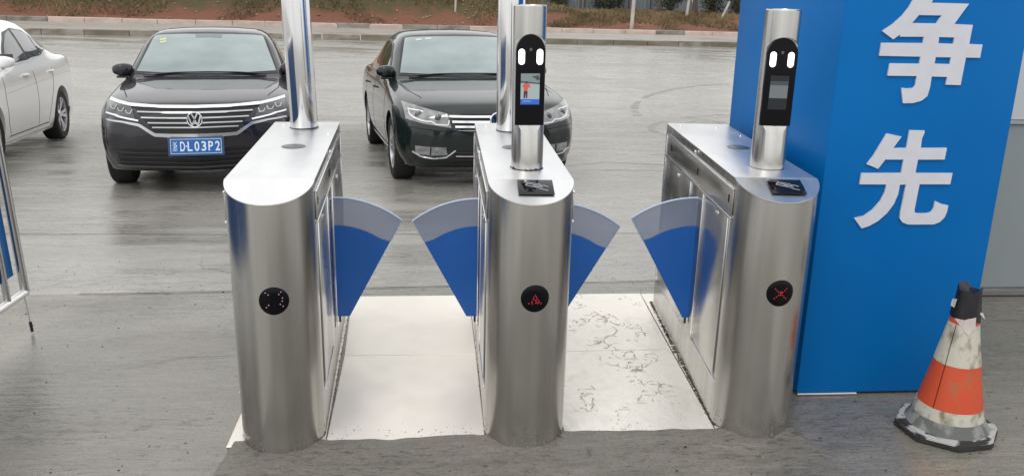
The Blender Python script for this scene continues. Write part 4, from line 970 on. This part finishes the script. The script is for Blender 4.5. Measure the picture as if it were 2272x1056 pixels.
            for (bo, to) in (([(1.74, bz(1.74) + .018), (2.56, bz(2.5) + .016)], [(1.77, bz(1.74) + .035), (2.02, 1.18), (2.28, 1.300), (2.56, 1.345)]),
                             ([(2.66, bz(2.66) + .016), (3.34, bz(3.34) + .014)], [(2.66, 1.350), (2.98, 1.345), (3.22, 1.318), (3.34, 1.288)]),
                             ([(3.38, bz(3.38) + .016), (3.80, bz(3.8) + .016)], [(3.38, 1.275), (3.52, 1.225), (3.67, 1.13), (3.80, bz(3.8) + .03)])):
                s.strip('side_window', kind, f(bo), f(to), GLASSD, .005, .003, 16, 6)
            s.band('belt_trim', kind, f([(1.62, bz(1.62) - .002), (2.6, bz(2.6) - .004), (3.9, bz(3.9) + .004)]), .014, trim, .003, .003, 30)
            # door shuts
            gw = .009
            for P in ([(1.42, .92), (1.36, .7), (1.40, .42), (1.48, .30)], [(2.60, .93), (2.62, .6), (2.62, .30)], [(3.60, .94), (3.52, .75), (3.30, .50), (3.18, .30)]): s.band('door_shut', kind, f(P), gw, DARK, .0006, .0006, 20)
            s.band('sill_shut', kind, f([(1.44, .285), (3.2, .285)]), gw, DARK, .0006, .0006, 20)
            s.band('sill_trim', kind, f([(1.35, .235), (3.3, .235)]), .022, trim, .002, .004, 20)
            sx = 1 if kind == 'right' else -1
            for y in ((2.42, 3.38) if s.up < .04 else (2.2, 3.25)):
                p, nn = s.hit(kind, y * fy, .835 + s.up)
                b = B(); b.tube([p + Vector((sx * -.004, -.10, 0)), p + Vector((sx * .026, -.075, .004)), p + Vector((sx * .030, .06, .004)), p + Vector((sx * -.002, .085, 0))], [.010, .0125, .0125, .010], 8)
                b.obj('door_handle', s.paint, s.root, smooth=50)
            # mirror
            b = B(); bx = bmesh.new(); bmesh.ops.create_cube(bx, size=1)
            bmesh.ops.subdivide_edges(bx, edges=bx.edges[:], cuts=4, use_grid_fill=True)
            for v in bx.verts:
                d = Vector(v.co) * 2; l = (abs(d.x) ** 3 + abs(d.y) ** 3 + abs(d.z) ** 3) ** (1 / 3); d /= max(l, 1e-6); taper = 1 - .25 * (d.x * sx > 0) * abs(d.x)
                v.co = Vector((d.x * .100, d.y * .070 * taper + .02 * abs(d.x), d.z * .066 * taper))
            v = [q.co + Vector((sx * (w - .055 + s.mx), 1.62 * fy, 1.045 + s.up * .3)) for q in bx.verts]; bx.verts.index_update(); b.add(v, [tuple(q.index for q in g_.verts) for g_ in bx.faces]); bx.free()
            mi = b.obj('mirror', s.paint, s.root, smooth=60)
            b = B(); b.rbox(min(sx * (w - .13), sx * (w + .0 + s.mx)), max(sx * (w - .13), sx * (w + .0 + s.mx)), 1.575 * fy, 1.65 * fy, .962 + s.up, .985 + s.up, .010); b.obj('mirror_base', BLACK, mi)
            b = B(); b.rbox(min(sx * (w - .13 + s.mx), sx * (w + .02 + s.mx)), max(sx * (w - .13 + s.mx), sx * (w + .02 + s.mx)), 1.680 * fy, 1.688 * fy, 1.005 + s.up, 1.085 + s.up, .003); b.obj('mirror_glass', GLASSD, mi)
        # bonnet shut and wipers
        for sx in (-1, 1):
            s.band('bonnet_shut', 'top', [(sx * .70 * w, .50 * fy), (sx * .80 * w, .9 * fy), (sx * .84 * w, 1.40 * fy)], .008, DARK, .0006, .0006, 20)
        for x0, x1 in ((-.62, .02), (-.02, .60)):
            p = [s.hit('top', lerp(x0, x1, t) * w / .9, (1.42 + .05 * abs(lerp(x0, x1, t))) * fy + .015)[0] + Vector((0, 0, .014)) for t in fr(0, 1, 8)]
            b = B(); b.tube(p, .008, 6); b.obj('wiper', BLACK, s.root)
        # tail lamps
        for sx in (-1, 1): s.strip('tail_light', 'right' if sx > 0 else 'left', [(4.36 * fy, .80), (4.58 * fy, .78)], [(4.40 * fy, .93), (4.58 * fy, .92)], mat('tail_red', (.12, .01, .012), .12, coat=1), .003, .004, 8, 4)
        s.strip('rear_plate', 'rear', [(-.22, .62), (.22, .62)], [(-.22, .76), (.22, .76)], PLB, .006, .003, 8, 3)
    def emblem(s, z, r, yoff=.0):
        p, nn = s.hit('front', 0, z); y = p.y - .018 - yoff
        b = B()
        # tilt with the nose
        b.lathe([(r, -.004), (r * .93, -.010), (r * .86, -.006), (r * .86, .012), (r, .012)], 36, 'Y', closed=True)
        em = b.obj('emblem', CHROME, s.root, smooth=50, loc=(0, y, z)); b = B(); b.lathe([(0, .002), (r * .9, .002), (r * .9, .012), (0, .012)], 30, 'Y'); b.obj('emblem_back', BLACK, em)
        b = B()
        def bar(p, q, wd=.07):
            p = Vector(p) * r; q = Vector(q) * r; t = (q - p).normalized(); nn = Vector((-t.y, t.x)) * wd * r * 1.25; b.prism([tuple(p - nn), tuple(q - nn), tuple(q + nn), tuple(p + nn)], [], lambda a, c, d: (a, -.006 + d, c), .008)
        for p_, q_ in (((-.36, .82), (-.02, .12)), ((.36, .82), (.02, .12)), ((-.74, .48), (-.36, -.76)), ((-.36, -.76), (0, -.02)), ((0, -.02), (.36, -.76)), ((.36, -.76), (.74, .48))): bar(p_, q_)
        b.obj('emblem_letters', CHROME, em)
    def plate(s, z, text):
        p, nn = s.hit('front', 0.0, z); tlt = radians(-8)
        rt = B(); rt.rbox(-.215, .215, -.004, 0, -.068, .068, .0015); pl_ = rt.obj('licence_plate', PLB, s.root, loc=(0, p.y - .03, z), rot=(tlt, 0, 0))
        b = B()
        for x0, x1, z0, z1 in ((-.214, .214, .0605, .0645), (-.214, .214, -.0645, -.0605), (-.214, -.210, -.0605, .0605), (.210, .214, -.0605, .0605)): b.box(x0, x1, -.0055, -.0035, z0, z1)
        b.obj('plate_border', PLW, pl_)
        b = B(); b.rbox(-.235, .235, .0005, .012, -.085, .08, .003); b.obj('plate_frame', mat('plate_frame_blue', (.02, .07, .16), .4), pl_)
        xpos = [-.176, -.113, None, -.052, .006, .064, .122, .180]
        dot = B(); dot.lathe([(0, -.003), (.0065, -.003), (.0065, .002)], 12, 'Y', (-.082, -.0045, 0)); dot.obj('plate_dot', PLW, pl_)
        for ch, x in zip(text, xpos):
            if x is None: continue
            cu = bpy.data.curves.new('t', 'FONT'); cu.body = ch; cu.size = .1; cu.align_x = 'CENTER'; cu.extrude = .0008; cu.offset = .0016 if ord(ch) < 999 else 0
            to = bpy.data.objects.new('t', cu); COL.objects.link(to); bpy.context.view_layer.update()
            dg = bpy.context.evaluated_depsgraph_get(); me = bpy.data.meshes.new_from_object(to.evaluated_get(dg), depsgraph=dg); bpy.data.objects.remove(to)
            if not len(me.vertices): continue
            xsv = [v.co.x for v in me.vertices]; ysv = [v.co.y for v in me.vertices]; ww = max(xsv) - min(xsv); hh = max(ysv) - min(ysv)
            fx = .040 / ww; fz_ = .084 / hh
            if ch == '1': fx = fz_
            for v in me.vertices: v.co = Vector(((v.co.x - (max(xsv) + min(xsv)) / 2) * fx, -.0045 - v.co.z, (v.co.y - (max(ysv) + min(ysv)) / 2) * fz_))
            me.materials.clear(); me.materials.append(PLW); link('plate_character', me, pl_, (x, 0, 0))

def stations(up=0.0):
    U = lambda z: z + up * sm((z - .55) / .4)
    return [(y, ws, zb, U(z5), U(z6), (a[0], U(a[1])), (b[0], U(b[1])), (c[0], U(c[1])), U(z10), wp) for (y, ws, zb, z5, z6, a, b, c, z10, wp) in stations0()]
def stations0():
    #  y, ws, zb, z5, z6, p7, p8, p9, z10, warp
    return [(.100, .905, .24, .600, .680, (.82, .725), (.64, .752), (.35, .772), .778, .30),
            (.190, .965, .20, .665, .745, (.83, .790), (.65, .812), (.36, .824), .828, .30),
            (.480, .995, .18, .735, .815, (.84, .850), (.66, .868), (.37, .878), .880, .24),
            (.930, 1.00, .175, .775, .870, (.85, .905), (.67, .922), (.38, .935), .938, .17),
            (1.32, 1.00, .175, .790, .910, (.86, .945), (.69, .962), (.40, .975), .980, .13),
            (1.43, 1.00, .175, .795, .920, (.862, .962), (.79, .990), (.42, 1.003), 1.010, .13),
            (1.80, 1.00, .175, .800, .938, (.855, 1.075), (.735, 1.195), (.39, 1.232), 1.242, .10),
            (2.14, 1.00, .175, .805, .945, (.840, 1.140), (.680, 1.365), (.36, 1.412), 1.424, .07),
            (2.62, 1.00, .175, .810, .950, (.835, 1.165), (.660, 1.412), (.36, 1.462), 1.472, .0),
            (3.15, 1.00, .175, .820, .962, (.830, 1.160), (.650, 1.395), (.36, 1.446), 1.456, -.02),
            (3.60, 1.00, .180, .835, .978, (.820, 1.120), (.640, 1.285), (.35, 1.335), 1.345, -.05),
            (3.98, 1.00, .190, .850, .990, (.815, 1.045), (.680, 1.085), (.36, 1.118), 1.126, -.09),
            (4.28, .995, .200, .850, .985, (.810, 1.020), (.660, 1.040), (.36, 1.052), 1.056, -.13),
            (4.48, .970, .215, .830, .960, (.800, .990), (.650, 1.005), (.35, 1.015), 1.018, -.17),
            (4.57, .920, .270, .760, .890, (.780, .925), (.640, .945), (.34, .952), .955, -.19)]
def paintm(name, c, c2): return mat(name, c, .45, 0.0, spec=.12, coat=1.0, col2=c2, vscale=(2, 2, 2))
RZ = radians(9.7); TILT = math.atan(-.066)
def car_z(x, y): return gz(x, y)
def place_car(ox, oy):
    # rest the car on the slope under its wheels
    f = (ox - .15, oy + .93); r_ = (ox - .6, oy + 3.6); zf = gz(*f) + wob(*f); zr = gz(*r_) + wob(*r_); sl = (zr - zf) / 2.7
    return (ox, oy, zf - sl * .94), math.atan(sl)

# --- black sedan with blue licence plate
PB = paintm('black_violet_paint', (.011, .010, .016), (.013, .011, .018))
loc, tl = place_car(-1.59, 4.77)
c1 = Car('black sedan with a blue licence plate, parked behind the left turnstile', .888, 4.67, 1.472, stations(), PB, loc, RZ, tl, 2.688, .92)
c1.common(5)
GRB = mat('grille_black', (.008, .008, .009), .4)
gr = c1.strip('grille', 'front', [(-.34, .565), (.34, .565)], [(-.53, .795), (-.2, .79), (.2, .79), (.53, .795)], GRB, .002, .003, 30, 8)
for z, x in ((.735, .485), (.692, .45), (.650, .395), (.612, .36)): c1.band('slat', 'front', [(-x, z), (0, z - .003), (x, z)], .011, SATIN, .006, .010, 30, gr)
c1.band('chrome_bar', 'front', [(-.545, .790), (-.3, .779), (0, .776), (.3, .779), (.545, .790)], .022, CHROME, .006, .012, 40, gr)
c1.band('lower_trim', 'front', [(-.775, .665), (-.62, .655), (-.47, .630), (-.345, .548), (-.2, .540), (.2, .540), (.345, .548), (.47, .630), (.62, .655), (.775, .665)], [.012, .016, .024, .030, .032, .032, .030, .024, .016, .012], SATIN, .004, .008, 70, gr)
for sx in (-1, 1):
    m2 = lambda P: [(sx * a, b_) for a, b_ in P]
    hl = c1.strip('headlight', 'front', m2([(.50, .675), (.62, .698), (.775, .728)]), m2([(.545, .778), (.66, .796), (.765, .815)]), LAMPIN, .003, .004, 16, 6)
    c1.band('light_strip', 'front', m2([(.545, .792), (.66, .808), (.770, .826)]), .020, SIGW, .004, .009, 16, hl)
    c1.band('light_strip', 'front', m2([(.475, .667), (.62, .690), (.775, .722)]), .013, CHROME, .004, .009, 16, hl)
    for xx, zz in ((.560, .735), (.635, .752), (.705, .770)):
        c1.band('lamp_unit', 'front', m2([(xx - .028, zz + .018), (xx - .012, zz - .016), (xx + .020, zz - .012), (xx + .030, zz + .012)]), .009, mat('lamp_silver', (.45, .46, .48), .15, .8), .006, .006, 10, hl)
    c1.band('side_vent', 'front', m2([(.55, .40), (.66, .395), (.76, .40)]), .010, mat('dark_trim', (.03, .03, .035), .25), .003, .006, 10)
it = c1.strip('lower_intake', 'front', [(-.66, .255), (.66, .255)], [(-.70, .42), (.70, .42)], mat('intake_black', (.010, .010, .013), .35), .001, .003, 40, 6)
for z in (.385, .345, .300): c1.band('intake_slat', 'front', [(-.66, z + .006), (0, z), (.66, z + .006)], .010, mat('dark_slat', (.035, .035, .04), .28), .004, .008, 40, it)
c1.band('lip_trim', 'front', [(-.70, .268), (-.4, .258), (0, .255), (.4, .258), (.70, .268)], .010, mat('lip_grey', (.16, .16, .17), .3, .5), .005, .008, 40, it)
c1.emblem(.680, .069, .006); c1.plate(.452, '浙D·L03P2')
for x0, y0, cc3 in ((-.50, 1.99, (.55, .55, .30)), (-.495, 1.945, (.45, .55, .40))):
    c1.strip('inspection_sticker', 'top', [(x0, y0), (x0 + .07, y0)], [(x0 + .005, y0 + .035), (x0 + .07, y0 + .035)], mat('sticker%d' % int(y0 * 100), cc3, .5), .0095, .001, 2, 1)
c1.strip('sensor_patch', 'top', [(-.13, 1.99), (.13, 1.99)], [(-.14, 2.05), (.14, 2.05)], mat('sensor_dark', (.10, .13, .13), .2, coat=1), .0095, .001, 6, 1)

# --- dark green sedan
PG = paintm('dark_green_paint', (.004, .010, .010), (.005, .012, .012))
loc, tl = place_car(1.10, 5.05)
c2 = Car('dark green sedan with bright horizontal grille bars, parked behind the middle turnstile', .917, 4.87, 1.487, stations(), PG, loc, RZ, tl, 2.803, .95)
c2.common(10)
gr = c2.strip('grille', 'front', [(-.355, .575), (.355, .575)], [(-.45, .735), (-.2, .728), (.2, .728), (.45, .735)], GRB, .002, .003, 30, 8)
for z, x in ((.698, .435), (.652, .415), (.608, .390)): c2.band('slat', 'front', [(-x, z + .004), (0, z), (x, z + .004)], .020, CHROME, .006, .012, 30, gr)
c2.band('chrome_bar', 'front', [(-.36, .578), (0, .572), (.36, .578)], .008, CHROME, .005, .010, 30, gr)
for sx in (-1, 1):
    m2 = lambda P: [(sx * a, b_) for a, b_ in P]
    hl = c2.strip('headlight', 'front', m2([(.425, .600), (.56, .618), (.70, .640), (.815, .668)]), m2([(.455, .725), (.58, .752), (.70, .785), (.825, .812)]), LENS, .003, .006, 18, 7)
    c2.band('lamp_outline', 'front', m2([(.440, .668), (.455, .625), (.56, .630), (.60, .655), (.65, .655), (.69, .662), (.75, .682), (.775, .71), (.785, .755), (.70, .745), (.66, .735)]), .013, SIGW, .010, .004, 40, hl)
    for xx, zz, rr in ((.535, .690, .034), (.705, .712, .036)):
        p, nn = c2.hit('front', sx * xx, zz); b = B(); b.lathe([(0, -.020), (rr * .6, -.018), (rr, -.010), (rr * 1.1, .004)], 24, 'Y'); b.obj('lamp_unit', mat('projector', (.10, .105, .115), .05, .3, coat=1), hl, smooth=50, loc=(p.x, p.y, p.z))
    fg = c2.strip('fog_light', 'front', m2([(.46, .345), (.60, .338), (.745, .352)]), m2([(.475, .418), (.62, .420), (.750, .428)]), LENS, .002, .004, 12, 4)
    c2.band('fog_divider', 'front', m2([(.615, .345), (.612, .418)]), .012, BLACK, .005, .004, 4, fg)
    c2.band('fog_trim', 'front', m2([(.770, .375), (.70, .332), (.58, .312), (.47, .325), (.385, .392)]), .014, CHROME, .005, .009, 24, fg)
    c2.band('bumper_crease', 'front', m2([(.36, .562), (.55, .572), (.80, .600)]), .006, DARK, .0006, .001, 16)
it = c2.strip('lower_intake', 'front', [(-.40, .265), (.40, .265)], [(-.40, .365), (.40, .365)], mat('intake_black', (.010, .010, .013), .35), .001, .003, 30, 5)
for z in (.335, ): c2.band('intake_slat', 'front', [(-.38, z), (0, z - .003), (.38, z)], .010, CHROME, .004, .008, 30, it)
for z in (.300, .37): c2.band('intake_slat', 'front', [(-.38, z), (0, z - .003), (.38, z)], .008, mat('dark_slat', (.035, .035, .04), .28), .004, .008, 30, it)
c2.emblem(.672, .075, .008)
for sx, nm in ((-1, 'sticker_a'), ):
    for k in range(2): c2.strip('inspection_sticker', 'top', [(-.47 + k * .11, 2.10), (-.40 + k * .11, 2.10)], [(-.465 + k * .11, 2.14), (-.395 + k * .11, 2.14)], mat('sticker_pale', (.45, .55, .55), .4), .0095, .001, 2, 1)

# --- white sedan at the left edge
PWH = mat('white_paint', (.88, .88, .87), .25, coat=1.0, col2=(.86, .86, .855), vscale=(1, 1, 1))
loc, tl = place_car(-4.709, 5.112)
c3 = Car('white sedan cut by the left photo edge, rear wheel and dark side windows in view', .90, 4.62, 1.47, stations(.065), PWH, loc, radians(9.0), tl, 2.65, .90, up=.065)
c3.common(10, GLASSD, trim=mat('white_trim', (.7, .7, .7), .3))
c3.strip('grille', 'front', [(-.34, .565), (.34, .565)], [(-.45, .755), (.45, .755)], GRB, .002, .003, 30, 8)
for sx in (-1, 1): c3.strip('headlight', 'front', [(sx * .48, .66), (sx * .78, .70)], [(sx * .48, .76), (sx * .78, .81)], LENS, .003, .004, 16, 6)
for kind in ('right', 'left'):
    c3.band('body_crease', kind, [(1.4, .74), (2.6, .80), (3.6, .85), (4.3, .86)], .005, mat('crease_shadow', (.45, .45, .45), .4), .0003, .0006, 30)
    c3.strip('mud_flap', kind, [(c3.axles[1] + .36, .24), (c3.axles[1] + .385, .24)], [(c3.axles[1] + .34, .40), (c3.axles[1] + .385, .40)], BLACK, .002, .006, 3, 3)
